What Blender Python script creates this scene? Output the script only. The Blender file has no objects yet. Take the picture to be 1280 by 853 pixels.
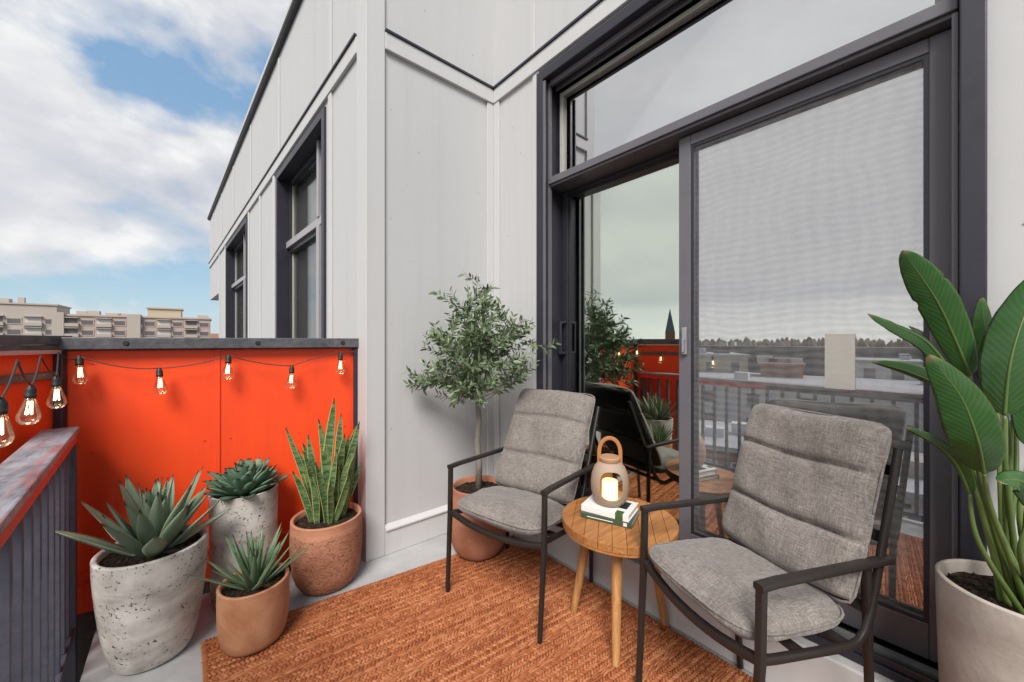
import bpy, math, random
import numpy as np
from mathutils import Vector, Matrix
R = math.radians
random.seed(7)
rng = np.random.default_rng(11)
S = bpy.context.scene
COL = S.collection
CAM_H = 1.2
N_ = math.hypot(408, 477)
D1 = (-408 / N_, 477 / N_)      # +Y in camera axes (right, forward)
D2 = (477 / N_, 408 / N_)       # +X


def ray(u):
    x = (u - 640) / 477.
    return (x * D2[0] + D2[1], x * D1[0] + D1[1])


def at(u, v, D):
    """a point seen at (u, v) of the 1280 wide photograph, D metres ahead"""
    r = ray(u)
    return Vector((D * r[0], D * r[1], CAM_H - (v - 427) / 477. * D))


# ------------------------------------------------------------------ materials
def mat(name):
    m = bpy.data.materials.new(name)
    m.use_nodes = True
    nt = m.node_tree
    for n in list(nt.nodes):
        nt.nodes.remove(n)
    return m, nt, nt.nodes, nt.links


def node(nt, t, **kw):
    n = nt.nodes.new(t)
    for k, v in kw.items():
        if k in n.inputs:
            n.inputs[k].default_value = v
        else:
            setattr(n, k, v)
    return n


def ramp(nt, fac, stops, interp='LINEAR'):
    r = nt.nodes.new('ShaderNodeValToRGB')
    r.color_ramp.interpolation = interp
    e = r.color_ramp.elements
    while len(e) < len(stops):
        e.new(0.5)
    for i, (p, c) in enumerate(stops):
        e[i].position = p
        e[i].color = (c[0], c[1], c[2], 1) if not isinstance(c, float) else (c, c, c, 1)
    nt.links.new(fac, r.inputs[0])
    return r.outputs[0]


def math_(nt, op, a, b=None, c=None):
    n = nt.nodes.new('ShaderNodeMath')
    n.operation = op
    for i, x in enumerate((a, b, c)):
        if x is None:
            continue
        if isinstance(x, (int, float)):
            n.inputs[i].default_value = x
        else:
            nt.links.new(x, n.inputs[i])
    return n.outputs[0]


def mixc(nt, fac, a, b, mode='MIX'):
    n = nt.nodes.new('ShaderNodeMix')
    n.data_type = 'RGBA'
    n.blend_type = mode
    n.clamp_factor = True
    for s, x in ((n.inputs[0], fac), (n.inputs[6], a), (n.inputs[7], b)):
        if isinstance(x, (int, float)):
            s.default_value = x
        elif isinstance(x, (tuple, list)):
            s.default_value = (x[0], x[1], x[2], 1)
        else:
            nt.links.new(x, s)
    return n.outputs[2]


def coords(nt, scale=(1, 1, 1), kind='Object', rot=(0, 0, 0)):
    t = nt.nodes.new('ShaderNodeTexCoord')
    mp = nt.nodes.new('ShaderNodeMapping')
    mp.inputs['Scale'].default_value = scale
    mp.inputs['Rotation'].default_value = rot
    nt.links.new(t.outputs[kind], mp.inputs[0])
    return mp.outputs[0]


def noise(nt, vec, scale, detail=4, rough=.55, dist=0.):
    n = node(nt, 'ShaderNodeTexNoise')
    n.inputs['Scale'].default_value = scale
    n.inputs['Detail'].default_value = detail
    n.inputs['Roughness'].default_value = rough
    n.inputs['Distortion'].default_value = dist
    nt.links.new(vec, n.inputs['Vector'])
    return n.outputs['Fac']


def bump(nt, height, strength=.3, dist=.002, prev=None):
    b = nt.nodes.new('ShaderNodeBump')
    b.inputs['Strength'].default_value = strength
    b.inputs['Distance'].default_value = dist
    nt.links.new(height, b.inputs['Height'])
    if prev is not None:
        nt.links.new(prev, b.inputs['Normal'])
    return b.outputs[0]


def principled(nt, color, rough=.5, normal=None, metallic=0., spec=.5, **kw):
    p = nt.nodes.new('ShaderNodeBsdfPrincipled')
    if isinstance(color, (tuple, list)):
        p.inputs['Base Color'].default_value = (*color[:3], 1)
    else:
        nt.links.new(color, p.inputs['Base Color'])
    if isinstance(rough, (int, float)):
        p.inputs['Roughness'].default_value = rough
    else:
        nt.links.new(rough, p.inputs['Roughness'])
    p.inputs['Metallic'].default_value = metallic
    p.inputs['Specular IOR Level'].default_value = spec
    for k, v in kw.items():
        p.inputs[k.replace('_', ' ')].default_value = v
    if normal is not None:
        nt.links.new(normal, p.inputs['Normal'])
    o = nt.nodes.new('ShaderNodeOutputMaterial')
    nt.links.new(p.outputs[0], o.inputs[0])
    return p


def simple(name, color, rough=.5, var=.12, scale=12., bstr=.12, bdist=.001, metallic=0., spec=.5, stretch=(1, 1, 1)):
    m, nt, _, _ = mat(name)
    v = coords(nt, stretch)
    n = noise(nt, v, scale, 6, .6)
    c = mixc(nt, n, tuple(x * (1 - var) for x in color), tuple(min(1, x * (1 + var)) for x in color))
    n2 = noise(nt, v, scale * 9, 4)
    rr = math_(nt, 'MULTIPLY_ADD', n, .25, rough - .12)
    principled(nt, c, rr, bump(nt, n2, bstr, bdist), metallic, spec)
    return m


M = {}


def siding(name, base):
    m, nt, _, _ = mat(name)
    v = coords(nt)
    big = noise(nt, v, 1.3, 5, .6)
    streak = noise(nt, coords(nt, (14, 14, .7)), 1.0, 5, .65)
    fine = noise(nt, v, 160, 3)
    spots = node(nt, 'ShaderNodeTexVoronoi')
    spots.inputs['Scale'].default_value = 7.
    nt.links.new(v, spots.inputs['Vector'])
    sp = ramp(nt, spots.outputs['Distance'], [(0.018, 1.), (.03, 0.)])
    c = mixc(nt, big, tuple(x * .955 for x in base), tuple(x * 1.03 for x in base))
    c = mixc(nt, ramp(nt, streak, [(.5, 0.), (.78, .30)]), c, tuple(x * .8 * y for x, y in zip(base, (1, .985, .96))))
    c = mixc(nt, math_(nt, 'MULTIPLY', sp, .45), c, (.25, .23, .2))
    principled(nt, c, .62, bump(nt, fine, .14, .0012, bump(nt, big, .5, .010)), spec=.3)
    return m


M['siding'] = siding('painted_siding', (.53, .528, .525))
M['trim'] = siding('painted_trim', (.56, .556, .55))
M['frame'] = simple('dark_frame_metal', (.024, .0235, .034), .42, .25, 9, .1, .0008)
M['frame_grey'] = simple('grey_frame_metal', (.125, .12, .135), .4, .15, 9, .1, .0008)
M['pale_frame'] = simple('pale_mauve_frame', (.36, .34, .35), .4, .12, 9, .1, .0008)
M['bead'] = simple('pale_glazing_bead', (.45, .44, .39), .5, .1)
M['gasket'] = simple('black_gasket', (.015, .015, .016), .6, .2)
M['alu'] = simple('grey_aluminium', (.42, .42, .43), .35, .1, metallic=.6)
M['white_metal'] = simple('white_painted_metal', (.6, .58, .55), .45, .06)


def orange():
    m, nt, _, _ = mat('orange_paint')
    v = coords(nt)
    n = noise(nt, v, 1.6, 5, .6)
    st = noise(nt, coords(nt, (9, 9, .8)), 1, 4)
    c = mixc(nt, n, (.86, .060, .011), (.97, .092, .018))
    c = mixc(nt, ramp(nt, st, [(.48, 0.), (.75, .55)]), c, (.74, .06, .018))
    principled(nt, c, .42, bump(nt, noise(nt, v, 60, 3), .12, .002, bump(nt, n, .3, .006)), spec=.4)
    return m


M['orange'] = orange()


def weathered(name, a, b, rough=.55):
    m, nt, _, _ = mat(name)
    n = noise(nt, coords(nt, (30, 4, 30)), 1.2, 7, .7, .6)
    n2 = noise(nt, coords(nt), 9, 6, .65, .8)
    f = math_(nt, 'MULTIPLY_ADD', n, .6, math_(nt, 'MULTIPLY', n2, .4))
    c = ramp(nt, f, [(.35, a), (.5, tuple((x + y) / 2 for x, y in zip(a, b))), (.68, b)])
    principled(nt, c, rough, bump(nt, f, .35, .003))
    return m


def weather_red():
    m = weathered('weathered_grey_rail', (.065, .065, .078), (.39, .395, .43))
    nt = m.node_tree
    p = [n for n in nt.nodes if n.type == 'BSDF_PRINCIPLED'][0]
    old = p.inputs['Base Color'].links[0].from_socket
    k = noise(nt, coords(nt, (14, 3, 14)), 1.3, 6, .65, .5)
    nt.links.new(mixc(nt, ramp(nt, k, [(.50, 0.), (.66, .55)]), old, (.42, .085, .075)), p.inputs['Base Color'])
    return m


M['weather'] = weather_red()
M['weather_plain'] = weathered('weathered_grey_rail', (.065, .065, .078), (.39, .395, .43))
M['cap'] = weathered('dark_capping', (.04, .04, .048), (.13, .128, .135), .4)
M['baluster'] = weathered('dark_blue_grey_paint', (.05, .056, .075), (.09, .085, .11), .45)
M['redside'] = simple('worn_red_paint', (.62, .045, .03), .5, .25, 8)
M['pinkside'] = simple('faded_pink_paint', (.62, .34, .30), .5, .2, 8)


def floor_mat():
    m, nt, _, _ = mat('sealed_concrete')
    v = coords(nt)
    a = noise(nt, v, 1.6, 7, .62, .5)
    b = noise(nt, v, 7, 6, .65)
    f = math_(nt, 'MULTIPLY_ADD', a, .65, math_(nt, 'MULTIPLY', b, .35))
    f = math_(nt, 'MULTIPLY_ADD', ramp(nt, noise(nt, v, 3.2, 8, .72, 1.2), [(.52, 0.), (.72, 1.)]), -.09, f)
    c = ramp(nt, f, [(.34, (.24, .247, .25)), (.5, (.375, .375, .37)), (.66, (.48, .475, .465))])
    rr = ramp(nt, a, [(.35, .28), (.65, .55)])
    principled(nt, c, rr, bump(nt, noise(nt, v, 90, 4), .12, .0015))
    return m


M['floor'] = floor_mat()


def concrete_pot():
    m, nt, _, _ = mat('pitted_concrete')
    v = coords(nt)
    n = noise(nt, v, 9, 7, .65, .3)
    band = noise(nt, coords(nt, (3, 3, 14)), 1, 5, .6, .6)
    holes = node(nt, 'ShaderNodeTexVoronoi')
    holes.inputs['Scale'].default_value = 70
    holes.inputs['Randomness'].default_value = 1
    dv = node(nt, 'ShaderNodeVectorMath', operation='ADD')
    nn = node(nt, 'ShaderNodeTexNoise')
    nn.inputs['Scale'].default_value = 40
    nt.links.new(v, nn.inputs['Vector'])
    sc = node(nt, 'ShaderNodeVectorMath', operation='SCALE')
    sc.inputs['Scale'].default_value = .045
    nt.links.new(nn.outputs['Color'], sc.inputs[0])
    nt.links.new(v, dv.inputs[0]); nt.links.new(sc.outputs[0], dv.inputs[1])
    nt.links.new(dv.outputs[0], holes.inputs['Vector'])
    pick = ramp(nt, noise(nt, v, 14, 3), [(.44, 0.), (.53, 1.)])
    h = ramp(nt, holes.outputs['Distance'], [(.14, 1.), (.26, 0.)])
    h = math_(nt, 'MULTIPLY', h, pick)
    f = math_(nt, 'MULTIPLY_ADD', n, .5, math_(nt, 'MULTIPLY', band, .5))
    c = ramp(nt, f, [(.35, (.29, .26, .225)), (.48, (.52, .48, .43)), (.60, (.70, .66, .605))])
    c = mixc(nt, h, c, (.075, .065, .055))
    hh = math_(nt, 'MULTIPLY_ADD', h, -1.2, math_(nt, 'MULTIPLY', n, .6))
    principled(nt, c, .85, bump(nt, hh, .7, .005, bump(nt, noise(nt, v, 120, 4), .25, .002)), spec=.2)
    return m


M['concrete'] = concrete_pot()


def terracotta(name, a, b, rough_bump):
    m, nt, _, _ = mat(name)
    v = coords(nt)
    n = noise(nt, v, 7, 6, .6, .4)
    c = mixc(nt, ramp(nt, n, [(.32, 0.), (.68, 1.)]), a, b)
    eff = noise(nt, coords(nt, (4, 4, 9)), 1.5, 6, .7, .5)
    c = mixc(nt, ramp(nt, eff, [(.56, 0.), (.75, .45)]), c, tuple(min(1, x * 1.25 + .05) for x in b))
    if rough_bump:
        w = noise(nt, coords(nt, (1, 1, 1.6)), 45, 5, .7, 1.5)
        g = node(nt, 'ShaderNodeSeparateXYZ')
        nt.links.new(v, g.inputs[0])
        msk = ramp(nt, g.outputs[2], [(.28, 1.), (.305, 0.)])
        hgt = math_(nt, 'MULTIPLY', w, msk)
        c = mixc(nt, math_(nt, 'MULTIPLY', ramp(nt, w, [(.36, 1.), (.5, 0.)]), msk), c, tuple(x * .55 for x in a))
        nm = bump(nt, hgt, .9, .008)
    else:
        nm = bump(nt, noise(nt, v, 26, 6, .65), .45, .004)
    principled(nt, c, .8, nm, spec=.2)
    return m


M['terra'] = terracotta('smooth_terracotta', (.36, .145, .07), (.55, .285, .16), False)
M['terra_rough'] = terracotta('carved_terracotta', (.37, .155, .085), (.50, .235, .145), True)
M['terra_red'] = terracotta('red_terracotta', (.34, .135, .075), (.46, .21, .13), False)
M['beige_pot'] = terracotta('limewashed_beige', (.31, .265, .225), (.47, .415, .365), False)


def soil():
    m, nt, _, _ = mat('potting_soil')
    v = coords(nt)
    n = noise(nt, v, 60, 6, .7)
    c = ramp(nt, n, [(.35, (.012, .009, .007)), (.55, (.045, .032, .023)), (.72, (.11, .08, .055))])
    principled(nt, c, .95, bump(nt, n, 1., .012), spec=.1)
    return m


M['soil'] = soil()


def fabric():
    m, nt, _, _ = mat('grey_tweed_fabric')
    v = coords(nt)
    a = noise(nt, coords(nt, (300, 38, 38)), 1, 3, .75)
    b = noise(nt, coords(nt, (38, 300, 38)), 1, 3, .75)
    fine = noise(nt, coords(nt, (420, 420, 420)), 1, 2, .6)
    big = noise(nt, coords(nt, (9, 9, 9)), 1, 4, .6)
    f = math_(nt, 'ADD', math_(nt, 'MULTIPLY', a, .5), math_(nt, 'MULTIPLY', b, .5))
    f = math_(nt, 'MULTIPLY_ADD', fine, .25, math_(nt, 'MULTIPLY', f, .75))
    f = math_(nt, 'MULTIPLY_ADD', big, .12, math_(nt, 'MULTIPLY', f, .88))
    c = ramp(nt, f, [(.40, (.105, .089, .078)), (.5, (.195, .171, .153)), (.60, (.30, .272, .25))])
    p = principled(nt, c, .95, bump(nt, f, .55, .0022), spec=.1)
    p.inputs['Sheen Weight'].default_value = .25
    p.inputs['Sheen Roughness'].default_value = .5
    return m


M['fabric'] = fabric()
M['chairmetal'] = simple('bronze_brown_metal', (.021, .0175, .0155), .40, .15, 20, .1, .0006)


def wood(name, a, b, scale=(6, 70, 70)):
    m, nt, _, _ = mat(name)
    n = noise(nt, coords(nt, scale), 1, 6, .65, .8)
    n2 = noise(nt, coords(nt, tuple(s * 3 for s in scale)), 1, 4, .6)
    at_ = node(nt, 'ShaderNodeAttribute', attribute_name='lf')
    s = node(nt, 'ShaderNodeSeparateColor')
    nt.links.new(at_.outputs['Color'], s.inputs[0])
    f = math_(nt, 'MULTIPLY_ADD', n, .6, math_(nt, 'MULTIPLY', n2, .3))
    f = math_(nt, 'ADD', f, math_(nt, 'MULTIPLY', s.outputs[2], .12))
    c = ramp(nt, f, [(.36, a), (.62, b)])
    principled(nt, c, .5, bump(nt, f, .2, .0015))
    return m


M['teak'] = wood('teak_wood', (.25, .092, .026), (.48, .215, .068), (6, 70, 70))
M['teak_leg'] = wood('teak_leg_wood', (.32, .14, .045), (.56, .29, .11), (70, 70, 6))
M['cabinet'] = wood('orange_brown_wood', (.36, .15, .05), (.58, .28, .1), (50, 50, 4))
M['woodfloor'] = wood('brown_floor_boards', (.05, .03, .02), (.12, .07, .042), (30, 4, 30))


def leafmat(name, dark, light, edge=None, edge_at=.8, rough=.45, tipc=None, bands=None, vein=False):
    m, nt, _, _ = mat(name)
    at_ = node(nt, 'ShaderNodeAttribute', attribute_name='lf')
    s = node(nt, 'ShaderNodeSeparateColor')
    nt.links.new(at_.outputs['Color'], s.inputs[0])
    v = coords(nt)
    n = noise(nt, v, 25, 5, .6)
    f = math_(nt, 'MULTIPLY_ADD', s.outputs[2], .6, math_(nt, 'MULTIPLY', n, .4))
    c = mixc(nt, f, dark, light)
    if bands:
        w = noise(nt, coords(nt, (18, 18, 75)), 1, 3, .6, 1.)
        c = mixc(nt, ramp(nt, w, [(.42, 0.), (.56, 1.)]), c, bands)
    if tipc:
        c = mixc(nt, ramp(nt, s.outputs[0], [(.9, 0.), (.97, 1.)]), c, tipc)
    if edge:
        c = mixc(nt, ramp(nt, s.outputs[1], [(edge_at - .06, 0.), (edge_at + .04, 1.)]), c, edge)
    if vein:
        rib = math_(nt, 'SINE', math_(nt, 'MULTIPLY_ADD', s.outputs[0], 150., math_(nt, 'MULTIPLY', s.outputs[1], -22.)))
        rib = math_(nt, 'MULTIPLY_ADD', rib, 2.5, 0.)
        c = mixc(nt, math_(nt, 'MULTIPLY_ADD', rib, .035, .09), c, tuple(x * 1.7 for x in light))
    else:
        rib = math_(nt, 'SINE', math_(nt, 'MULTIPLY', s.outputs[1], 40.))
    p = principled(nt, c, rough, bump(nt, math_(nt, 'MULTIPLY_ADD', n, .7, math_(nt, 'MULTIPLY', rib, .1)), .2, .002), spec=.4)
    p.inputs['Subsurface Weight'].default_value = .0
    return m


M['agave'] = leafmat('blue_green_agave', (.125, .185, .115), (.26, .345, .235), (.38, .43, .28), .94, .5, (.10, .05, .03))
M['rosette'] = leafmat('dark_rosette', (.055, .125, .075), (.15, .25, .165), (.2, .27, .15), .95, .5, (.12, .06, .04))
M['aloe'] = leafmat('grey_green_aloe', (.075, .14, .07), (.17, .26, .14), (.32, .38, .22), .93, .5, (.14, .08, .04))
M['snake'] = leafmat('snake_leaf', (.022, .06, .022), (.045, .10, .035), (.42, .40, .13), .84, .4, None, (.13, .20, .08))
M['strel'] = leafmat('broad_green_leaf', (.018, .056, .013), (.038, .10, .024), (.10, .12, .035), .985, .27, (.16, .12, .05), vein=True)
M['stem'] = leafmat('green_stem', (.05, .095, .022), (.14, .19, .045), None, .9, .4)
M['olive'] = leafmat('olive_leaf', (.055, .095, .040), (.25, .325, .175), None, .9, .5)
M['bark'] = simple('grey_bark', (.22, .19, .155), .85, .35, 40, .5, .004)


def rug_mat():
    m, nt, _, _ = mat('rust_jute')
    at_ = node(nt, 'ShaderNodeAttribute', attribute_name='lf')
    s = node(nt, 'ShaderNodeSeparateColor')
    nt.links.new(at_.outputs['Color'], s.inputs[0])
    v = coords(nt)
    n = noise(nt, v, 3, 5, .6)
    fib = noise(nt, coords(nt, (500, 500, 500)), 1, 3, .6)
    f = math_(nt, 'ADD', math_(nt, 'MULTIPLY', s.outputs[2], .55), math_(nt, 'MULTIPLY', n, .45))
    c = ramp(nt, f, [(.2, (.20, .057, .024)), (.5, (.385, .135, .055)), (.8, (.56, .25, .12))])
    c = mixc(nt, math_(nt, 'MULTIPLY', fib, .35), c, (.25, .075, .03))
    principled(nt, c, .95, bump(nt, fib, .5, .002), spec=.1)
    return m


M['rug'] = rug_mat()
M['rugbase'] = simple('rust_jute_backing', (.17, .05, .02), .95, .3, 60, .5, .003, spec=.1)
M['ceramic'] = simple('beige_ceramic', (.37, .27, .195), .7, .06, 30, .2, .0008)
M['leather'] = simple('tan_leather', (.42, .17, .055), .5, .15, 40)
M['paper'] = simple('book_pages', (.72, .69, .63), .8, .06, 4, .4, .001, stretch=(1, 1, 300))
M['cover_white'] = simple('white_cover', (.76, .75, .72), .35, .03)
M['cover_green'] = simple('dark_green_cover', (.05, .075, .05), .4, .1)
M['cover_leaf'] = simple('leafy_green_print', (.05, .11, .03), .4, .7, 60)
M['ink'] = simple('dark_ink', (.02, .022, .02), .4, .1)


def emit(name, color, strength):
    m, nt, _, _ = mat(name)
    e = node(nt, 'ShaderNodeEmission')
    e.inputs[0].default_value = (*color, 1)
    e.inputs[1].default_value = strength
    o = node(nt, 'ShaderNodeOutputMaterial')
    nt.links.new(e.outputs[0], o.inputs[0])
    return m


def candle_mat():
    m, nt, _, _ = mat('glowing_wax')
    p = principled(nt, (.85, .7, .4), .5)
    p.inputs['Emission Color'].default_value = (1, .68, .26, 1)
    p.inputs['Emission Strength'].default_value = 1.5
    return m


M['candle'] = candle_mat()
M['filament'] = emit('glowing_filament', (1., .72, .42), 5.)


def glass(name, tint, gloss, fac):
    m, nt, _, _ = mat(name)
    t = node(nt, 'ShaderNodeBsdfTransparent')
    t.inputs[0].default_value = (*tint, 1)
    g = node(nt, 'ShaderNodeBsdfGlossy')
    g.inputs['Color'].default_value = (*gloss, 1)
    g.inputs['Roughness'].default_value = 0.0
    n = noise(nt, coords(nt), 1.1, 2, .5)
    nt.links.new(bump(nt, n, .05, .012), g.inputs['Normal'])
    fr = node(nt, 'ShaderNodeFresnel')
    fr.inputs['IOR'].default_value = 1.5
    f = math_(nt, 'MULTIPLY_ADD', fr.outputs[0], .7, fac)
    mx = node(nt, 'ShaderNodeMixShader')
    nt.links.new(f, mx.inputs[0])
    nt.links.new(t.outputs[0], mx.inputs[1])
    nt.links.new(g.outputs[0], mx.inputs[2])
    o = node(nt, 'ShaderNodeOutputMaterial')
    nt.links.new(mx.outputs[0], o.inputs[0])
    return m


M['glass'] = glass('coated_glass', (.72, .80, .72), (.90, .95, .88), .60)
M['glass_clear'] = glass('clear_coated_glass', (.75, .78, .78), (.93, .93, .94), .62)
M['glass_dark'] = glass('window_glass', (.93, .93, .92), (.8, .82, .82), .06)
M['bulbglass'] = glass('bulb_glass', (.97, .9, .8), (1, .95, .88), .03)


def screen_mat():
    m, nt, _, _ = mat('insect_mesh')
    v = coords(nt)
    w = node(nt, 'ShaderNodeTexWave', wave_type='BANDS', bands_direction='Z')
    w.inputs['Scale'].default_value = 12.
    w.inputs['Distortion'].default_value = 9.
    w.inputs['Detail'].default_value = 2.
    w.inputs['Detail Scale'].default_value = .35
    nt.links.new(v, w.inputs['Vector'])
    w2 = node(nt, 'ShaderNodeTexWave', wave_type='BANDS', bands_direction='Y')
    w2.inputs['Scale'].default_value = 6.
    w2.inputs['Distortion'].default_value = 10.
    w2.inputs['Detail'].default_value = 2.
    w2.inputs['Detail Scale'].default_value = .5
    nt.links.new(v, w2.inputs['Vector'])
    f = math_(nt, 'ADD', math_(nt, 'MULTIPLY', w.outputs['Fac'], .045), math_(nt, 'MULTIPLY', w2.outputs['Fac'], .025))
    f = math_(nt, 'ADD', f, .07)
    t = node(nt, 'ShaderNodeBsdfTransparent')
    d = node(nt, 'ShaderNodeBsdfDiffuse')
    d.inputs[0].default_value = (.46, .455, .45, 1)
    mx = node(nt, 'ShaderNodeMixShader')
    nt.links.new(f, mx.inputs[0]); nt.links.new(t.outputs[0], mx.inputs[1]); nt.links.new(d.outputs[0], mx.inputs[2])
    o = node(nt, 'ShaderNodeOutputMaterial')
    nt.links.new(mx.outputs[0], o.inputs[0])
    return m


M['screen'] = screen_mat()
M['patch'] = simple('cream_patch', (.42, .39, .34), .7, .05)
M['inwall'] = simple('dim_room_paint', (.34, .32, .28), .8, .1, 3)
M['plug'] = simple('black_rubber', (.012, .012, .013), .5, .2, 30)
M['cordpale'] = simple('worn_cord', (.03, .028, .027), .5, .3, 60)
M['grime'] = simple('grimy_gutter', (.10, .085, .07), .9, .5, 14, .5, .006)
M['f_beige'] = simple('beige_render', (.43, .365, .31), .85, .06, .3)
M['f_pink'] = simple('pink_beige_brick', (.44, .32, .275), .85, .08, .3)
M['f_tan'] = simple('tan_render', (.48, .40, .28), .85, .06, .3)
M['f_pane'] = simple('dim_window', (.13, .115, .115), .3, .3, .4)
M['f_white'] = simple('pale_render', (.55, .54, .52), .85, .06, .3)
M['f_roof'] = simple('grey_flat_roof', (.36, .36, .37), .85, .15, .1)
M['f_dark'] = simple('dark_cladding', (.06, .06, .062), .8, .15, .2)
M['f_brick'] = simple('red_brick', (.26, .12, .075), .85, .15, .3)
M['f_slate'] = simple('slate_spire', (.12, .12, .14), .7, .1, .5)
M['f_green'] = simple('autumn_foliage', (.17, .125, .065), .9, .5, .05)
M['asphalt'] = simple('grey_ground', (.12, .12, .115), .9, .3, .02)


# ------------------------------------------------------------------ mesh builder
class MB:
    def __init__(s):
        s.v = []; s.f = []; s.a = []

    def add(s, verts, faces, attr=None):
        o = len(s.v)
        s.v += [tuple(p) for p in verts]
        s.f += [tuple(i + o for i in fc) for fc in faces]
        s.a += (attr if attr is not None else [(.5, .5, .5)] * len(verts))
        return s

    def box(s, x0, x1, y0, y1, z0, z1, mtx=None, rnd=.5):
        vs = [Vector((x, y, z)) for z in (z0, z1) for y in (y0, y1) for x in (x0, x1)]
        if mtx is not None:
            vs = [mtx @ p for p in vs]
        return s.add(vs, [(0, 2, 3, 1), (4, 5, 7, 6), (0, 1, 5, 4), (2, 6, 7, 3), (0, 4, 6, 2), (1, 3, 7, 5)], [(.5, .5, rnd)] * 8)

    def prism(s, poly, z0, z1):
        n = len(poly)
        vs = [(x, y, z0) for x, y in poly] + [(x, y, z1) for x, y in poly]
        fs = [tuple(reversed(range(n))), tuple(range(n, 2 * n))]
        fs += [(i, (i + 1) % n, n + (i + 1) % n, n + i) for i in range(n)]
        return s.add(vs, fs)

    def sweep(s, path, sec, up=(0, 0, 1), radii=None, cap=True, rnd=.5):
        """sec: list of (side, up) offsets; mitred polyline sweep"""
        P = [Vector(p) for p in path]
        n = len(sec); vs = []; at_ = []
        upv = Vector(up)
        for i, p in enumerate(P):
            a = (P[i] - P[i - 1]).normalized() if i else None
            b = (P[i + 1] - P[i]).normalized() if i < len(P) - 1 else None
            t = (a + b).normalized() if a is not None and b is not None else (a if a is not None else b)
            k = 1.0
            if a is not None and b is not None:
                k = 1 / max(.5, math.sqrt(max(.05, (1 + a.dot(b)) / 2)))
            sd = t.cross(upv)
            if sd.length < 1e-4:
                sd = t.cross(Vector((1, 0, 0)))
            sd.normalize()
            u2 = sd.cross(t).normalized()
            r = radii[i] if radii else 1.
            bend = (b - a) if a is not None and b is not None else Vector((0, 0, 0))
            bu = abs(bend.dot(u2)); bs = abs(bend.dot(sd)); tot = max(1e-9, bu + bs)
            ku = 1 + (k - 1) * bu / tot; ks = 1 + (k - 1) * bs / tot
            for (x, y) in sec:
                vs.append(p + sd * x * r * ks + u2 * y * r * ku)
                at_.append((i / max(1, len(P) - 1), .5, rnd))
        fs = []
        for i in range(len(P) - 1):
            for j in range(n):
                k2 = (j + 1) % n
                fs.append((i * n + j, (i + 1) * n + j, (i + 1) * n + k2, i * n + k2))
        if cap:
            fs.append(tuple(range(n)))
            fs.append(tuple(reversed(range((len(P) - 1) * n, len(P) * n))))
        return s.add(vs, fs, at_)

    def tube(s, path, r, n=10, radii=None, up=(0, 0, 1), rnd=.5):
        sec = [(math.cos(2 * math.pi * i / n) * r, math.sin(2 * math.pi * i / n) * r) for i in range(n)]
        return s.sweep(path, sec, up, radii, rnd=rnd)

    def lathe(s, prof, n=72, c=(0, 0, 0), wob=0., close=False):
        vs = []; fs = []
        m = len(prof)
        for i in range(n):
            a = 2 * math.pi * i / n
            w = 1 + wob * (math.sin(2 * a + 1) + .6 * math.sin(3 * a + 2.2) + .4 * math.sin(5 * a))
            for (r, z) in prof:
                vs.append((c[0] + r * w * math.cos(a), c[1] + r * w * math.sin(a), c[2] + z))
        for i in range(n):
            j = (i + 1) % n
            for k in range(m - 1):
                fs.append((i * m + k, j * m + k, j * m + k + 1, i * m + k + 1))
            if close:
                fs.append((i * m + m - 1, j * m + m - 1, j * m, i * m))
        if not close:
            if prof[0][0] > 1e-5:
                fs.append(tuple(reversed([i * m for i in range(n)])))
            if prof[-1][0] > 1e-5:
                fs.append(tuple(i * m + m - 1 for i in range(n)))
        return s.add(vs, fs)

    def leaf(s, spine, sides, wl, wr, thick, cup=.1, fold=0., ncs=5, rnd=None, wav=0.):
        """closed thin leaf along a spine; wl / wr half widths on either side"""
        rnd = random.random() if rnd is None else rnd
        n = len(spine); xs = [-1 + 2 * i / (ncs * 2 - 2) for i in range(ncs * 2 - 1)]
        m = len(xs); vs = []; at_ = []
        ph = random.random() * 6
        for i in range(n):
            p = Vector(spine[i])
            t = (Vector(spine[min(n - 1, i + 1)]) - Vector(spine[max(0, i - 1)])).normalized()
            sd = Vector(sides[i] if isinstance(sides, list) else sides)
            sd = (sd - t * sd.dot(t)).normalized()
            nm = sd.cross(t)
            ring = []
            for sgn in (1, -1):
                for x in (xs if sgn == 1 else xs[-2:0:-1]):
                    w = wr[i] if x > 0 else wl[i]
                    h = cup * abs(x * w) * abs(x) + fold * abs(x * w) + wav * w * x * x * math.sin(i * 1.1 + ph + (2 if x > 0 else 0))
                    th = thick[i] if isinstance(thick, list) else thick
                    ring.append(p + sd * x * w + nm * (h + sgn * th * (1 - abs(x) ** 2.2) * .5))
                    at_.append((i / (n - 1), abs(x), rnd))
            vs += ring
        k = 2 * m - 2
        fs = []
        for i in range(n - 1):
            for j in range(k):
                q = (j + 1) % k
                fs.append((i * k + j, i * k + q, (i + 1) * k + q, (i + 1) * k + j))
        fs.append(tuple(range(k)))
        fs.append(tuple(reversed(range((n - 1) * k, n * k))))
        return s.add(vs, fs, at_)

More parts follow.
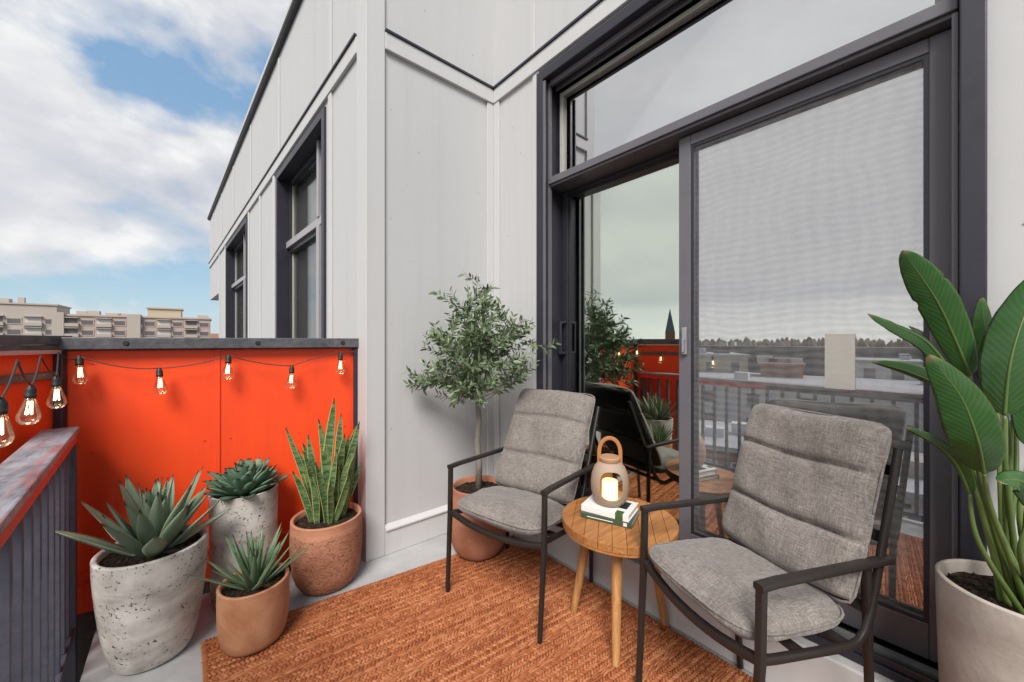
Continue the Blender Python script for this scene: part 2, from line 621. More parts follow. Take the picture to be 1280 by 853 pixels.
    def pillow(s, sx, sy, sz, k=5., puff=.35, n=18, c=(0, 0, 0), lump=.004, seed=0):
        """rounded cushion block, half sizes sx sy sz, thin edges along z"""
        r_ = random.Random(seed)
        ph = [r_.random() * 6 for _ in range(6)]
        idx = {}; vs = []; fs = []

        def vert(p):
            key = tuple(round(q, 4) for q in p)
            if key in idx:
                return idx[key]
            x, y, z = p
            d = (abs(x) ** k + abs(y) ** k + abs(z) ** 2.2) ** (1 / k) if True else 1
            x, y, z = x / d, y / d, z / d
            f = 1 - puff + puff * (1 - min(1, abs(x)) ** 3) * (1 - min(1, abs(y)) ** 3)
            w = lump * (math.sin(5 * x + ph[0]) * math.sin(4 * y + ph[1]) + .5 * math.sin(11 * x + 3 * y + ph[2]) + .35 * math.sin(17 * y - 6 * x + ph[3]))
            X = c[0] + sx * x * (1 + .01 * math.sin(7 * y + ph[4])); Y = c[1] + sy * y * (1 + .01 * math.sin(6 * x + ph[5])); Z = c[2] + sz * z * f + w * (1 if z > 0 else .3)
            idx[key] = len(vs); vs.append((X, Y, Z)); return idx[key]
        g = [-1 + 2 * i / n for i in range(n + 1)]
        for ax in range(3):
            for sgn in (-1, 1):
                for i in range(n):
                    for j in range(n):
                        q = []
                        for (a, b) in ((i, j), (i + 1, j), (i + 1, j + 1), (i, j + 1)):
                            p = [0, 0, 0]; p[ax] = sgn; p[(ax + 1) % 3] = g[a]; p[(ax + 2) % 3] = g[b]
                            q.append(vert(p))
                        fs.append(tuple(q if sgn > 0 else reversed(q)))
        return s.add(vs, fs)

    def channelled(s, a, L, T, edges, seed=0, nu=44, nv=90):
        """one back cushion with stitched horizontal channels; x across, y up, z to the front"""
        r_ = random.Random(seed); ph = [r_.random() * 6 for _ in range(8)]
        us = [math.sin(math.pi / 2 * (-1 + 2 * i / nu)) for i in range(nu + 1)]
        vs_ = [.5 + .5 * math.sin(math.pi / 2 * (-1 + 2 * j / nv)) * 1. for j in range(nv + 1)]
        fr = []; bk = []
        for v in vs_:
            seg = 1.
            for e0, e1 in zip(edges, edges[1:]):
                if e0 <= v <= e1:
                    w_ = (v - e0) / (e1 - e0)
                    seg = max(0., 1 - abs(2 * w_ - 1) ** 9.) ** .5
                    if (e0 == 0 and w_ < .5) or (e1 == 1. and w_ > .5): seg = 1.
            for u in us:
                ed = max(0., 1 - abs(u) ** 7) ** .5 * max(0., 1 - abs(2 * v - 1) ** 16) ** .5
                pinch = 1 - .018 * (1 - seg)
                wob = .004 * math.sin(3 * u + ph[0] + 6 * v) + .0022 * math.sin(9 * v * 2 + ph[1] + 4 * u) + .0016 * math.sin(14 * u + ph[2] + 9 * v)
                wr_ = .0022 * math.sin(26 * u + ph[3] + 2 * math.sin(5 * v)) * (1 - seg) 
                z = T * ed * (.34 + .66 * seg) * (1 + .10 * (1 - u * u)) + (wob + wr_) * ed
                x = a * u * pinch * (1 - .012 * abs(2 * v - 1) ** 8) + .0025 * math.sin(11 * v + ph[4]) * abs(u)
                cz = .014 * abs(u) ** 7
                y = L * v + (-cz if v > .5 else cz) * abs(2 * v - 1) ** 3 + .004 * math.sin(4 * u + ph[5]) * (1 - ed * 0)
                fr.append((x, y, z)); bk.append((x, y, -T * .72 * ed))
        m = nu + 1; n0 = len(fr)
        fs = []
        for j in range(nv):
            for i in range(nu):
                q = (j * m + i, j * m + i + 1, (j + 1) * m + i + 1, (j + 1) * m + i)
                fs.append(q); fs.append(tuple(n0 + k for k in reversed(q)))
        return s.add(fr + bk, fs)

    def xf(s, mtx):
        s.v = [tuple(mtx @ Vector(p)) for p in s.v]
        return s

    def build(s, name, m, parent=None, smooth=False, bevel=0., world=False, auto=None, attr=False, solid=None):
        me = bpy.data.meshes.new(name)
        off = Vector((0, 0, 0))
        if world and parent is not None:
            p = parent
            while p is not None:
                off += p.location; p = p.parent
        me.from_pydata([(x - off.x, y - off.y, z - off.z) for x, y, z in s.v], [], s.f)
        at_ = me.attributes.new('lf', 'FLOAT_COLOR', 'POINT')
        at_.data.foreach_set('color', [c for t in s.a for c in (t[0], t[1], t[2], 1.)])
        me.materials.append(m if not isinstance(m, str) else M[m])
        if smooth:
            me.polygons.foreach_set('use_smooth', [True] * len(me.polygons))
            if auto:
                try:
                    me.set_sharp_from_angle(angle=R(auto))
                except Exception:
                    pass
        me.update()
        o = bpy.data.objects.new(name, me)
        COL.objects.link(o)
        if parent is not None:
            o.parent = parent
        if bevel:
            b = o.modifiers.new('bevel', 'BEVEL')
            b.width = bevel; b.segments = 2; b.limit_method = 'ANGLE'; b.angle_limit = R(40)
            b.harden_normals = False
        return o


def rrect(w, h, r=.25):
    """rounded rectangle section, full size w x h"""
    a, b = w / 2, h / 2
    c = min(a, b) * r
    pts = []
    for (sx, sy, a0) in ((1, 1, 0), (-1, 1, 90), (-1, -1, 180), (1, -1, 270)):
        for k in (0, 45, 90):
            t = R(a0 + k)
            pts.append((sx * (a - c) + c * math.cos(t), sy * (b - c) + c * math.sin(t)))
    return pts


def tag(o, label=None, cat=None, group=None, kind=None):
    if label: o['label'] = label
    if cat: o['category'] = cat
    if group: o['group'] = group
    if kind: o['kind'] = kind
    return o


def empty(name, loc, rz=0., label=None, cat=None, group=None, kind=None):
    o = bpy.data.objects.new(name, None)
    o.empty_display_size = .1
    COL.objects.link(o)
    o.location = loc
    o.rotation_euler = (0, 0, rz)
    return tag(o, label, cat, group, kind)


# ------------------------------------------------------------------ setting
tag(MB().box(-900, 900, -900, 900, -15, -14).build('ground', 'asphalt'), kind='structure')
fl = MB().prism([(-.285, -1.6), (1.64, -1.6), (1.64, 2.09), (.745, 2.09), (.745, 2.205), (-.285, 2.395)], -.22, 0.).build('floor', 'floor', bevel=.006)
tag(fl, kind='structure')

tag(MB().box(-.56, .74, 2.0, 2.6, -.4, -.225).box(-.56, -.30, .0, 1.999, -.4, -.225).build('gutter', 'grime'), kind='structure')

# ------------------------------------------------------------------ apartment building
YR = 2.1          # return wall plane
XW = 1.63         # door wall plane
ZT = 3.92
bld = empty('apartment_building', (1.6, 2.1, 0), label='off white panelled apartment building with black framed windows and a sliding glass door', cat='building')
FO = Vector((.758, 2.1, 0)); FT = Vector((-.0385, .99926, 0)).normalized()
FN = Vector((-FT.y, FT.x, 0))    # outward normal of the side wall (to -X)
FM = Matrix(((FT.x, FN.x, 0, FO.x), (FT.y, FN.y, 0, FO.y), (0, 0, 1, 0), (0, 0, 0, 1)))   # (s, out, z) -> world


def fbox(mb, s0, s1, o0, o1, z0, z1):
    return mb.box(s0, s1, o0, o1, z0, z1, FM)


# side wall with two window openings, overhanging far end
W1 = (.705, 2.17); W2 = (3.85, 5.95); WZ = 2.80
w = MB()
fbox(w, .0, W1[0], -.3, 0, -14, ZT)
fbox(w, W1[0], W1[1], -.3, 0, WZ, ZT)
fbox(w, W1[0], W1[1], -.3, 0, -14, -.2)
fbox(w, W1[1], W2[0], -.3, 0, -14, ZT)
fbox(w, W2[0], W2[1], -.3, 0, WZ, ZT)
fbox(w, W2[0], W2[1], -.3, 0, -14, -.2)
fbox(w, W2[1], 7.05, -.3, 0, -14, ZT)
fbox(w, 7.05, 8.85, -.3, 0, 2.12, ZT)
w.build('side_wall', 'siding', bld, world=True)
w = MB()
w.box(.76, XW + .35, YR, YR + .03, -.3, ZT).build('return_wall', 'siding', bld, world=True)
w = MB()
w.box(XW, XW + .3, 1.645, YR, -.3, ZT)
w.box(XW, XW + .3, -3.2, -.05, -.3, ZT)
w.box(XW, XW + .3, -.05, 1.645, 2.8, ZT)
w.box(XW, XW + .3, -.05, 1.645, -.3, .195)
w.build('door_wall', 'siding', bld, world=True)
cb = MB().box(1.548, XW - .001, -3.2, 1.77, .0, .196).build('kerb', 'trim', bld, world=True, bevel=.006)

# trim: corner boards, battens, belt course, skirting
t = MB()
t.box(.742, .848, YR - .016, YR - .001, 0, ZT)                                   # corner board (return side)
fbox(t, -.016, .12, .001, .016, -.3, ZT)                                          # corner board (side wall)
t.build('corner_board', 'trim', bld, world=True, bevel=.003)
t = MB()
t.box(.849, XW - .021, YR - .022, YR - .001, 2.835, 2.93)
t.box(XW - .02, XW - .001, -3.2, YR - .001, 2.835, 2.93)
fbox(t, .121, 8.85, .001, .02, 2.835, 2.93)
t.build('belt_course', 'trim', bld, world=True, bevel=.003)
t = MB()
t.box(.849, XW - .03, YR - .030, YR - .001, 2.931, 2.944)
t.box(XW - .029, XW - .001, -3.2, YR - .001, 2.931, 2.944)
fbox(t, .121, 8.86, .001, .03, 2.931, 2.944)
t.build('flashing', M['frame'], bld, world=True)
def batten(*bx, side=False):
    t = MB()
    (fbox(t, *bx) if side else t.box(*bx))
    t.build('batten', 'trim', bld, world=True, bevel=.002)


for y in (1.70, .35, -1.0):
    batten(XW - .010, XW - .001, y - .02, y + .02, 2.945, ZT)
batten(XW - .014, XW - .001, 2.03, YR - .001, .2, 2.834)
batten(XW - .010, XW - .001, 1.646, 1.70, .2, 2.834)
batten(1.565, XW - .015, YR - .014, YR - .001, .2, 2.834)
for s_ in (.60, 2.30, 3.0, 3.74, 6.06, 6.95):
    batten(s_ - .03, s_ + .03, .001, .014, -.3, 2.834, side=True)
for s_ in (.60, 2.08, 3.6, 5.1, 6.6, 8.05):
    batten(s_ - .022, s_ + .022, .001, .012, 2.945, ZT - .05, side=True)
t = MB()
t.box(.849, 1.56, YR - .022, YR - .001, 0.001, .135)
sk = [(0, .136), (-.03, .136), (-.03, .146), (-.004, .168), (0, .168)]
vs = [(x, YR - .001 + o, z) for x in (.849, 1.56) for o, z in sk]
t.add(vs, [(0, 1, 2, 3, 4), (9, 8, 7, 6, 5)] + [(i, 5 + i, 5 + (i + 1) % 5, (i + 1) % 5) for i in range(5)])
t.build('skirting', 'trim', bld, world=True, bevel=.002)
for (x, y, z) in ((1.06, YR, 2.33), (.89, YR, 2.52), (.89, YR, 1.9), (1.50, YR, 2.2), (.89, YR, 1.3), (1.50, YR, 1.55), (1.2, YR, .95), (.89, YR, .7), (1.1, YR, 3.2), (1.45, YR, 3.1)):
    n_ = MB().lathe([(0, .0015), (.0028, .0012), (.0032, 0)], 10)
    n_.v = [(x + q[0], y - .0005 - q[2], z + q[1]) for q in n_.v]
    n_.build('nail_head', 'alu', bld, world=True)
for (y, z) in ((-.11, 2.15), (-.2, 1.75), (-.11, 1.5), (1.82, 2.4), (1.95, 1.9), (1.82, 1.4), (1.9, 2.6)):
    n_ = MB().lathe([(0, .0015), (.0028, .0012), (.0032, 0)], 10)
    n_.v = [(XW - .0005 - q[2], y + q[0], z + q[1]) for q in n_.v]
    n_.build('nail_head', 'alu', bld, world=True)
# roof coping
t = MB()
fbox(t, -.06, 8.92, .0, .05, ZT + .03, ZT + .075)
fbox(t, -.06, 8.92, -.3, .03, ZT + .076, ZT + .12)
t.build('roof_coping', 'trim', bld, world=True)
t = MB()
fbox(t, -.04, 8.90, -.3, .035, ZT + .001, ZT + .029)
fbox(t, -.04, 8.90, .031, .04, ZT + .076, ZT + .085)
t.build('roof_edge', 'frame', bld, world=True)
MB().box(XW, 6, -3.2, YR, ZT + .12, ZT + .2).box(.9, 6, YR, 10.8, ZT - .02, ZT + .06).build('roof', 'f_roof', bld, world=True)


def side_window(s0, s1, mull):
    z0, z1 = -.2, WZ
    f = MB()
    for a, b in ((s0, s0 + .055), (s1 - .055, s1)):
        fbox(f, a, b, -.20, .018, z0, z1)
    fbox(f, s0 + .056, s1 - .056, -.20, .018, z1 - .06, z1)
    fr = f.build('window', 'frame', bld, world=True, bevel=.003)
    g = MB()
    fbox(g, s0 + .056, s1 - .056, -.15, -.06, 2.09, 2.15)
    g.build('transom', 'pale_frame', fr, world=True, bevel=.003)
    g = MB()
    fbox(g, mull - .03, mull + .03, -.15, -.05, z0, 2.089)
    fbox(g, mull - .02, mull + .02, -.15, -.05, 2.151, z1 - .061)
    g.build('mullion', 'pale_frame', fr, world=True, bevel=.003)
    h = MB()
    for a, b in ((s0 + .056, mull - .031), (mull + .031, s1 - .056)):
        for za, zb in ((z0, 2.089), (2.151, z1 - .061)):
            for (p, q, r_, t_) in ((a, a + .035, za, zb), (b - .035, b, za, zb), (a + .036, b - .036, zb - .04, zb)):
                fbox(h, p, q, -.14, -.085, r_, t_)
    h.build('sash', 'frame', fr, world=True, bevel=.002)
    h = MB()
    for a, b in ((s0 + .092, mull - .067), (mull + .067, s1 - .092)):
        for za, zb in ((z0, 2.048), (2.152, z1 - .102)):
            for (p, q) in ((a, a + .012), (b - .012, b)):
                fbox(h, p, q, -.135, -.105, za, zb)
    h.build('glazing_bead', 'bead', fr, world=True)
    for a, b in ((s0 + .092, mull - .067), (mull + .067, s1 - .092)):
        for za, zb in ((z0, 2.048), (2.152, z1 - .102)):
            p = MB(); fbox(p, a, b, -.125, -.117, za, zb)
            p.build('pane', 'glass_dark', fr, world=True)
    # drawn pale curtain and dim room behind
    k = MB(); fbox(k, s0, s1, -.9, -.88, z0, z1)
    k.build('room_back', 'inwall', fr, world=True)
    for (a, b) in ((s0 + .06, mull - .05), (mull + .25, s1 - .06)):
        k = MB(); n = 40
        vs = []
        for i in range(n + 1):
            s_ = a + (b - a) * i / n
            o_ = -.165 + .014 * math.sin(i * 1.25)
            for z in (z0, z1 - .1):
                vs.append(FM @ Vector((s_, o_, z)))
                vs.append(FM @ Vector((s_, o_ - .004, z)))
        fs = []
        for i in range(n):
            q = i * 4
            fs += [(q, q + 4, q + 6, q + 2), (q + 1, q + 3, q + 7, q + 5)]
        k.add(vs, fs)
        k.build('curtain', 'f_white', fr, world=True, smooth=True)


side_window(W1[0], W1[1], 1.09)
side_window(W2[0], W2[1], 4.55)

# sliding door -------------------------------------------------------------
DY0, DY1 = -.05, 1.645
d = MB()
d.box(1.598, 1.82, 1.592, DY1, .2, 2.80)
d.box(1.598, 1.82, DY0, -.002, .2, 2.80)
d.box(1.598, 1.82, -.001, 1.591, 2.742, 2.80)
door = d.build('sliding_door', 'frame', bld, world=True, bevel=.004)
d = MB()
d.box(1.60, 1.612, 1.575, 1.591, .24, 2.73)
d.box(1.64, 1.66, 1.573, 1.591, .24, 2.73)
d.box(1.64, 1.66, -.001, 1.572, 2.71, 2.741)
d.box(1.69, 1.70, -.001, 1.572, 2.70, 2.741)
d.box(1.705, 1.735, -.001, .018, 2.16, 2.70)
d.box(1.62, 1.64, -.001, .012, .3, 2.11)
d.build('frame_ridge', 'frame_grey', door, world=True, bevel=.002)
MB().box(1.642, 1.80, 0.0, 1.573, 2.112, 2.158).box(1.63, 1.642, 0.0, 1.575, 2.125, 2.165).build('transom_bar', 'frame_grey', door, world=True, bevel=.003)
# transom light
b_ = MB()
zt0, zt1 = 2.159, 2.70
b_.box(1.725, 1.76, 1.545, 1.572, zt0, zt1).box(1.725, 1.76, .019, .045, zt0, zt1).box(1.725, 1.76, .046, 1.544, zt1 - .025, zt1).box(1.725, 1.76, .046, 1.544, zt0, zt0 + .012)
b_.build('glazing_bead', 'bead', door, world=True, bevel=.002)
MB().box(1.742, 1.748, .046, 1.544, zt0 + .013, zt1 - .026).build('transom_pane', 'glass_clear', door, world=True)


def panel(x0, x1, y0, y1, z0, z1, st, top, bot, mname, gx, glassm, label):
    f = MB()
    f.box(x0, x1, y0, y0 + st, z0, z1).box(x0, x1, y1 - st, y1, z0, z1)
    f.box(x0, x1, y0 + st, y1 - st, z1 - top, z1).box(x0, x1, y0 + st, y1 - st, z0, z0 + bot)
    o = f.build('door_leaf', mname, door, world=True, bevel=.003)
    if label: o['label'] = label
    g = MB(); gk = .006
    yy0, yy1, zz0, zz1 = y0 + st, y1 - st, z0 + bot, z1 - top
    for a, b, c, e in ((yy0, yy0 + gk, zz0, zz1), (yy1 - gk, yy1, zz0, zz1), (yy0 + gk, yy1 - gk, zz0, zz0 + gk), (yy0 + gk, yy1 - gk, zz1 - gk, zz1)):
        g.box(gx - .012, gx + .012, a, b, c, e)
    g.build('gasket', 'gasket', door, world=True)
    MB().box(gx - .003, gx + .003, yy0 + gk, yy1 - gk, zz0 + gk, zz1 - gk).build('pane', glassm, door, world=True)
    return yy0, yy1, zz0, zz1


panel(1.765, 1.805, .745, 1.588, .25, 2.110, .042, .022, .085, 'frame', 1.788, 'glass', 'inner leaf with bare glass')
yy0, yy1, zz0, zz1 = panel(1.682, 1.728, .004, .815, .25, 2.105, .052, .045, .105, 'frame_grey', 1.716, 'glass_clear', 'outer leaf covered by an insect screen')
MB().box(1.690, 1.6912, yy0 + .012, yy1 - .012, zz0 + .012, zz1 - .012).build('insect_screen', 'screen', door, world=True)
b_ = MB()
k = .012
b_.box(1.686, 1.698, yy0, yy0 + k, zz0, zz1).box(1.686, 1.698, yy1 - k, yy1, zz0, zz1).box(1.686, 1.698, yy0 + k, yy1 - k, zz1 - k, zz1).box(1.686, 1.698, yy0 + k, yy1 - k, zz0, zz0 + k)
b_.build('screen_frame', 'frame', door, world=True)
# threshold
s_ = MB().box(1.585, 1.82, -.001, 1.591, .2, .225)
for x in (1.60, 1.655, 1.735, 1.81):
    s_.box(x - .006, x + .006, -.001, 1.591, .2255, .247)
s_.build('threshold', 'frame', door, world=True, bevel=.002)
MB().box(1.625, 1.645, .0, 1.590, .2256, .252).build('track', 'alu', door, world=True)
hd = MB().sweep([(1.764, 1.565, 1.315), (1.72, 1.565, 1.31), (1.72, 1.565, 1.13), (1.764, 1.565, 1.125)], rrect(.016, .022, .6), up=(0, 1, 0))
hd.build('handle', 'frame', door, world=True, smooth=True, auto=40)
lt = MB().box(1.668, 1.681, .775, .797, 1.14, 1.26).box(1.655, 1.667, .781, .791, 1.15, 1.21)
lt.build('latch', 'alu', door, world=True, bevel=.003)
MB().box(1.7085, 1.7095, .225, .305, 1.035, 1.225).build('reflection_patch', 'patch', door, world=True)  # added sheet, stands in for a pale square in the door's reflection

# room behind the glass
r_ = MB()
r_.box(1.94, 5.2, -1.2, 2.05, .18, .2)
tag(r_.build('interior_floor', 'woodfloor'), kind='structure')
r_ = MB()
r_.box(5.2, 5.3, -1.2, 2.05, .2, 2.9).box(1.94, 5.2, 2.05, 2.08, .2, 2.9).box(1.94, 5.2, -1.3, -1.2, .2, 2.9).box(1.94, 5.2, -1.2, 2.05, 2.85, 2.9)
tag(r_.build('interior_wall', 'inwall'), kind='structure')
cab = empty('cabinet', (2.15, .02, .2), label='orange brown wooden cabinet standing indoors behind the glass door', cat='cabinet')
MB().box(-.17, .17, -.25, .25, 0, .42).build('carcass', 'cabinet', cab, bevel=.004)
MB().box(-.185, -.171, -.245, -.003, .01, .41).box(-.185, -.171, .003, .245, .01, .41).build('door', 'cabinet', cab, bevel=.003)

# ------------------------------------------------------------------ orange parapets
YB = 2.45
pw = empty('parapet_wall', (0, YB, 0), label='orange painted parapet wall with dark capping rail across the back of the balcony', cat='parapet wall')
XL = -.405
PD = Vector((.752 - XL, 2.235 - YB, 0)); PLEN = PD.length; PD.normalize(); PN = Vector((PD.y, -PD.x, 0))    # PN faces the balcony
PM = Matrix(((PD.x, PN.x, 0, XL), (PD.y, PN.y, 0, YB), (0, 0, 1, 0), (0, 0, 0, 1)))


def onW(u, v, off=0.):
    """point on the orange wall plane (off metres in front of it)"""
    r = ray(u); o = Vector((XL, YB, 0)) + PN * off
    D = o.dot(PN) / (r[0] * PN.x + r[1] * PN.y)
    return at(u, v, D)


def pbox(name, m, bev, *bx):
    t = MB()
    for q in bx: t.box(*q, PM)
    return t.build(name, m, pw, world=True, bevel=bev)


pbox('panel', 'orange', .004, (0, PLEN, -.10, 0, .035, 1.16))
pbox('base', 'grime', .0, (0, PLEN, -.09, -.003, -.4, .034))
xs = (onW(272, 500) - Vector((XL, YB, 0))).dot(PD)
pbox('skirting_panel', 'orange', .003, (.03, PLEN, .0005, .004, .035, .16))
pbox('ledge', 'orange', .003, (.03, PLEN, .0005, .016, .185, .205))
pbox('seam_strip', 'orange', .002, (xs - .011, xs + .011, .0005, .005, .206, 1.16))
pbox('capping_rail', 'cap', .003, (-.02, PLEN + .008, -.13, .045, 1.19, 1.215), (-.02, PLEN + .008, .0455, .05, 1.165, 1.215), (-.02, PLEN + .008, -.11, .03, 1.161, 1.189))
for x in (.22, .70, 1.09):
    p = MB().lathe([(0, .004), (.009, .004), (.011, .001), (.011, 0)], 14)
    p.v = [tuple(PM @ Vector((x + q[0], .0505 + q[2], 1.19 + q[1]))) for q in p.v]
    p.build('rail_bolt', 'gasket', pw, world=True)
for x in (.10, xs - .05, xs + .05, PLEN - .07):
    for z in (.30, .72, 1.10):
        p = MB().lathe([(0, .0022), (.004, .0018), (.005, 0)], 12)
        p.v = [tuple(PM @ Vector((x + q[0], .0008 + q[2], z + q[1]))) for q in p.v]
        p.build('screw_head', 'redside', pw, world=True)
pbox('end_post', 'frame', .003, (PLEN - .028, PLEN, .0055, .036, .0, 1.16))

lw = empty('parapet_wall', (XL, YB, 0), label='short orange parapet with dark rail running outwards from the left corner behind the string lights', cat='parapet wall')
LD = Vector((-.12, -.28, 0)).normalized(); LN = Vector((-LD.y, LD.x, 0))   # LN points to +x side
LM = Matrix(((LD.x, LN.x, 0, XL), (LD.y, LN.y, 0, YB), (0, 0, 1, 0), (0, 0, 0, 1)))
LL = .53
MB().box(0, LL, -.10, 0, -.04, 1.15, LM).build('panel', 'orange', lw, world=True, bevel=.004)
MB().box(-.02, LL + .03, -.12, .035, 1.185, 1.222, LM).box(-.02, LL + .03, -.01, .03, 1.165, 1.184, LM).build('capping_rail', 'cap', lw, world=True, bevel=.003)
MB().box(0.03, LL, .001, .03, 1.148, 1.164, LM).build('ledge', 'pinkside', lw, world=True, bevel=.002)
MB().box(0.03, LL, .001, .022, 1.045, 1.075, LM).build('lower_rail', 'cap', lw, world=True, bevel=.003)
MB().box(-.0, .03, .001, .03, -.04, 1.16, LM).box(LL, LL + .03, -.11, .03, -.3, 1.184, LM).build('corner_post', 'frame', lw, world=True, bevel=.003)

# ------------------------------------------------------------------ railing along the open side
rl = empty('railing', (-.3, 1.2, 0), label='dark balustrade with worn grey handrail and red underside along the open left side', cat='railing')
RA = Vector((-.332, 2.34, 0)); RDir = Vector((.061, -1.125, 0)).normalized(); RN = Vector((RDir.y, -RDir.x, 0))  # RN to -X (outer)
RM = Matrix(((RDir.x, RN.x, 0, RA.x), (RDir.y, RN.y, 0, RA.y), (0, 0, 1, 0), (0, 0, 0, 1)))
RL = 4.0
MB().box(0, RL, -.002, .10, .826, .852, RM).build('top_rail', 'weather', rl, world=True, bevel=.005)
MB().box(.012, 1.3, .003, .05, .792, .825, RM).build('under_rail', 'redside', rl, world=True, bevel=.003)
MB().box(1.301, RL, .003, .05, .792, .825, RM).build('under_rail', 'baluster', rl, world=True, bevel=.003)
MB().box(.012, RL, .008, .048, .03, .06, RM).build('bottom_rail', 'baluster', rl, world=True, bevel=.003)
MB().box(.0, .045, .004, .054, -.2, .791, RM).build('end_post', 'baluster', rl, world=True, bevel=.003)
nb = 36
for i in range(nb):
    s0 = .10 + i * .108
    MB().box(s0, s0 + .02, .014, .042, .061, .791, RM).build('baluster', 'baluster', rl, world=True, bevel=.002)

# ------------------------------------------------------------------ rug
RUG_Z = .012
rug = empty('rug', (.79, 1.1, 0), label='rust orange braided jute rug laid on the balcony floor', cat='rug')
SK = (1.775 - 1.945) / (1.519 - .055)


def rugp(x, y):          # y measured from the back edge towards the viewer
    return (x, 1.945 + SK * (x - .055) - y)


X0, X1, YL = .055, 1.52, 2.3
c0, c1, c2, c3 = rugp(X0, 0), rugp(X1, 0), rugp(X1, YL), rugp(X0, YL)
MB().prism([c3, c2, c1, c0], .001, .006).build('backing', 'rugbase', rug, world=True)
# stitches
ns, nr = 8, 3
tv = []; 
for a in range(nr):
    el = (math.pi / 2) * a / nr
    for b in range(ns):
        az = 2 * math.pi * b / ns
        tv.append((math.cos(el) * math.cos(az), math.cos(el) * math.sin(az), math.sin(el)))
tv.append((0, 0, 1))
tv = np.array(tv)
tf = []
for a in range(nr - 1):
    for b in range(ns):
        q = (b + 1) % ns
        tf.append((a * ns + b, a * ns + q, (a + 1) * ns + q, (a + 1) * ns + b))
top = nr * ns
for b in range(ns):
    tf.append(((nr - 1) * ns + b, (nr - 1) * ns + (b + 1) % ns, top, top))
inst = []   # x, y, ang, len, wid, hgt, rnd
y = .006
row = 0
pat = ['p', 'p', 'p', 'h', 'h', 'h', 'h', 'p', 'p', 'p', 'p', 'h', 'h', 'h', 'h', 'h', 'h', 'h', 'h']
while y < 2.28:
    ty = pat[row % len(pat)]
    rowtone = random.uniform(-.18, .18)
    if ty == 'p':
        pitch = .0085; step = .040; L_ = .025; Wd = .0044; ang = R(4)
    else:
        pitch = .0152; step = .0142; L_ = .0124; Wd = .0055; ang = R(40) * (1 if row % 2 else -1)
    x = X0 + random.uniform(.006, step)
    yc = y + pitch / 2
    while x < X1 - .008:
        px, py = rugp(x, yc + random.uniform(-.0012, .0012) + .002 * math.sin(x * 4 + row * .35))
        inst.append((px, py, ang + math.atan(SK) + random.uniform(-.12, .12), L_ * random.uniform(.88, 1.12), Wd * random.uniform(.88, 1.15), .0068 * random.uniform(.8, 1.2), min(1, max(0, .5 + rowtone + random.uniform(-.3, .3)))))
        x += step * random.uniform(.94, 1.06)
    y += pitch
    row += 1
# whipped border along the edges
for k in range(int((X1 - X0) / .012)):
    px, py = rugp(X0 + .006 + k * .012, .003)
    inst.append((px, py, R(70), .011, .006, .008, random.uniform(.2, .5)))
for k in range(int(2.29 / .012)):
    for xx in (X0 + .002, X1 - .002):
        px, py = rugp(xx, .006 + k * .012)
        inst.append((px, py, R(15), .012, .006, .008, random.uniform(.2, .5)))
for _ in range(700):
    e_ = random.random()
    if e_ < .5:
        px, py = rugp(random.uniform(X0, X1), random.uniform(-.006, .004))
    else:
        px, py = rugp(random.choice((X0 - .003, X1 + .003)) + random.uniform(-.004, .004), random.uniform(0, 1.75))
    inst.append((px, py, random.uniform(0, 6.28), random.uniform(.004, .012), .0007, .004, random.uniform(.2, .9)))
for _ in range(900):
    px, py = rugp(random.uniform(X0 + .02, X1 - .02), random.uniform(.02, 1.7))
    inst.append((px, py, random.uniform(0, 6.28), random.uniform(.004, .010), .0006, .0095, random.uniform(.5, 1.)))
I = np.array(inst)
n_i = len(I); nv = len(tv)
ca, sa = np.cos(I[:, 2])[:, None], np.sin(I[:, 2])[:, None]
lx = tv[None, :, 0] * I[:, 3][:, None]; ly = tv[None, :, 1] * I[:, 4][:, None]
V_ = np.stack([I[:, 0][:, None] + lx * ca - ly * sa, I[:, 1][:, None] + lx * sa + ly * ca, .0055 + tv[None, :, 2] * I[:, 5][:, None]], -1).reshape(-1, 3)
V_ -= np.array(rug.location)
F4 = np.array([f for f in tf if f[2] != f[3]]); F3 = np.array([f[:3] for f in tf if f[2] == f[3]])
off = (np.arange(n_i) * nv)[:, None, None]
f4 = (F4[None] + off).reshape(-1, 4); f3 = (F3[None] + off).reshape(-1, 3)
me = bpy.data.meshes.new('weave')
me.vertices.add(len(V_)); me.vertices.foreach_set('co', V_.astype(np.float32).ravel())
me.loops.add(f4.size + f3.size)
me.loops.foreach_set('vertex_index', np.concatenate([f4.ravel(), f3.ravel()]).astype(np.int32))
me.polygons.add(len(f4) + len(f3))
me.polygons.foreach_set('loop_start', np.concatenate([np.arange(len(f4)) * 4, len(f4) * 4 + np.arange(len(f3)) * 3]).astype(np.int32))
a_ = me.attributes.new('lf', 'FLOAT_COLOR', 'POINT')
cc = np.zeros((n_i, nv, 4), np.float32); cc[..., 2] = I[:, 6][:, None]; cc[..., 3] = 1
a_.data.foreach_set('color', cc.ravel())
me.update(calc_edges=True)
me.polygons.foreach_set('use_smooth', [True] * len(me.polygons))
me.materials.append(M['rug'])
wv = bpy.data.objects.new('weave', me); COL.objects.link(wv); wv.parent = rug

# ------------------------------------------------------------------ chairs


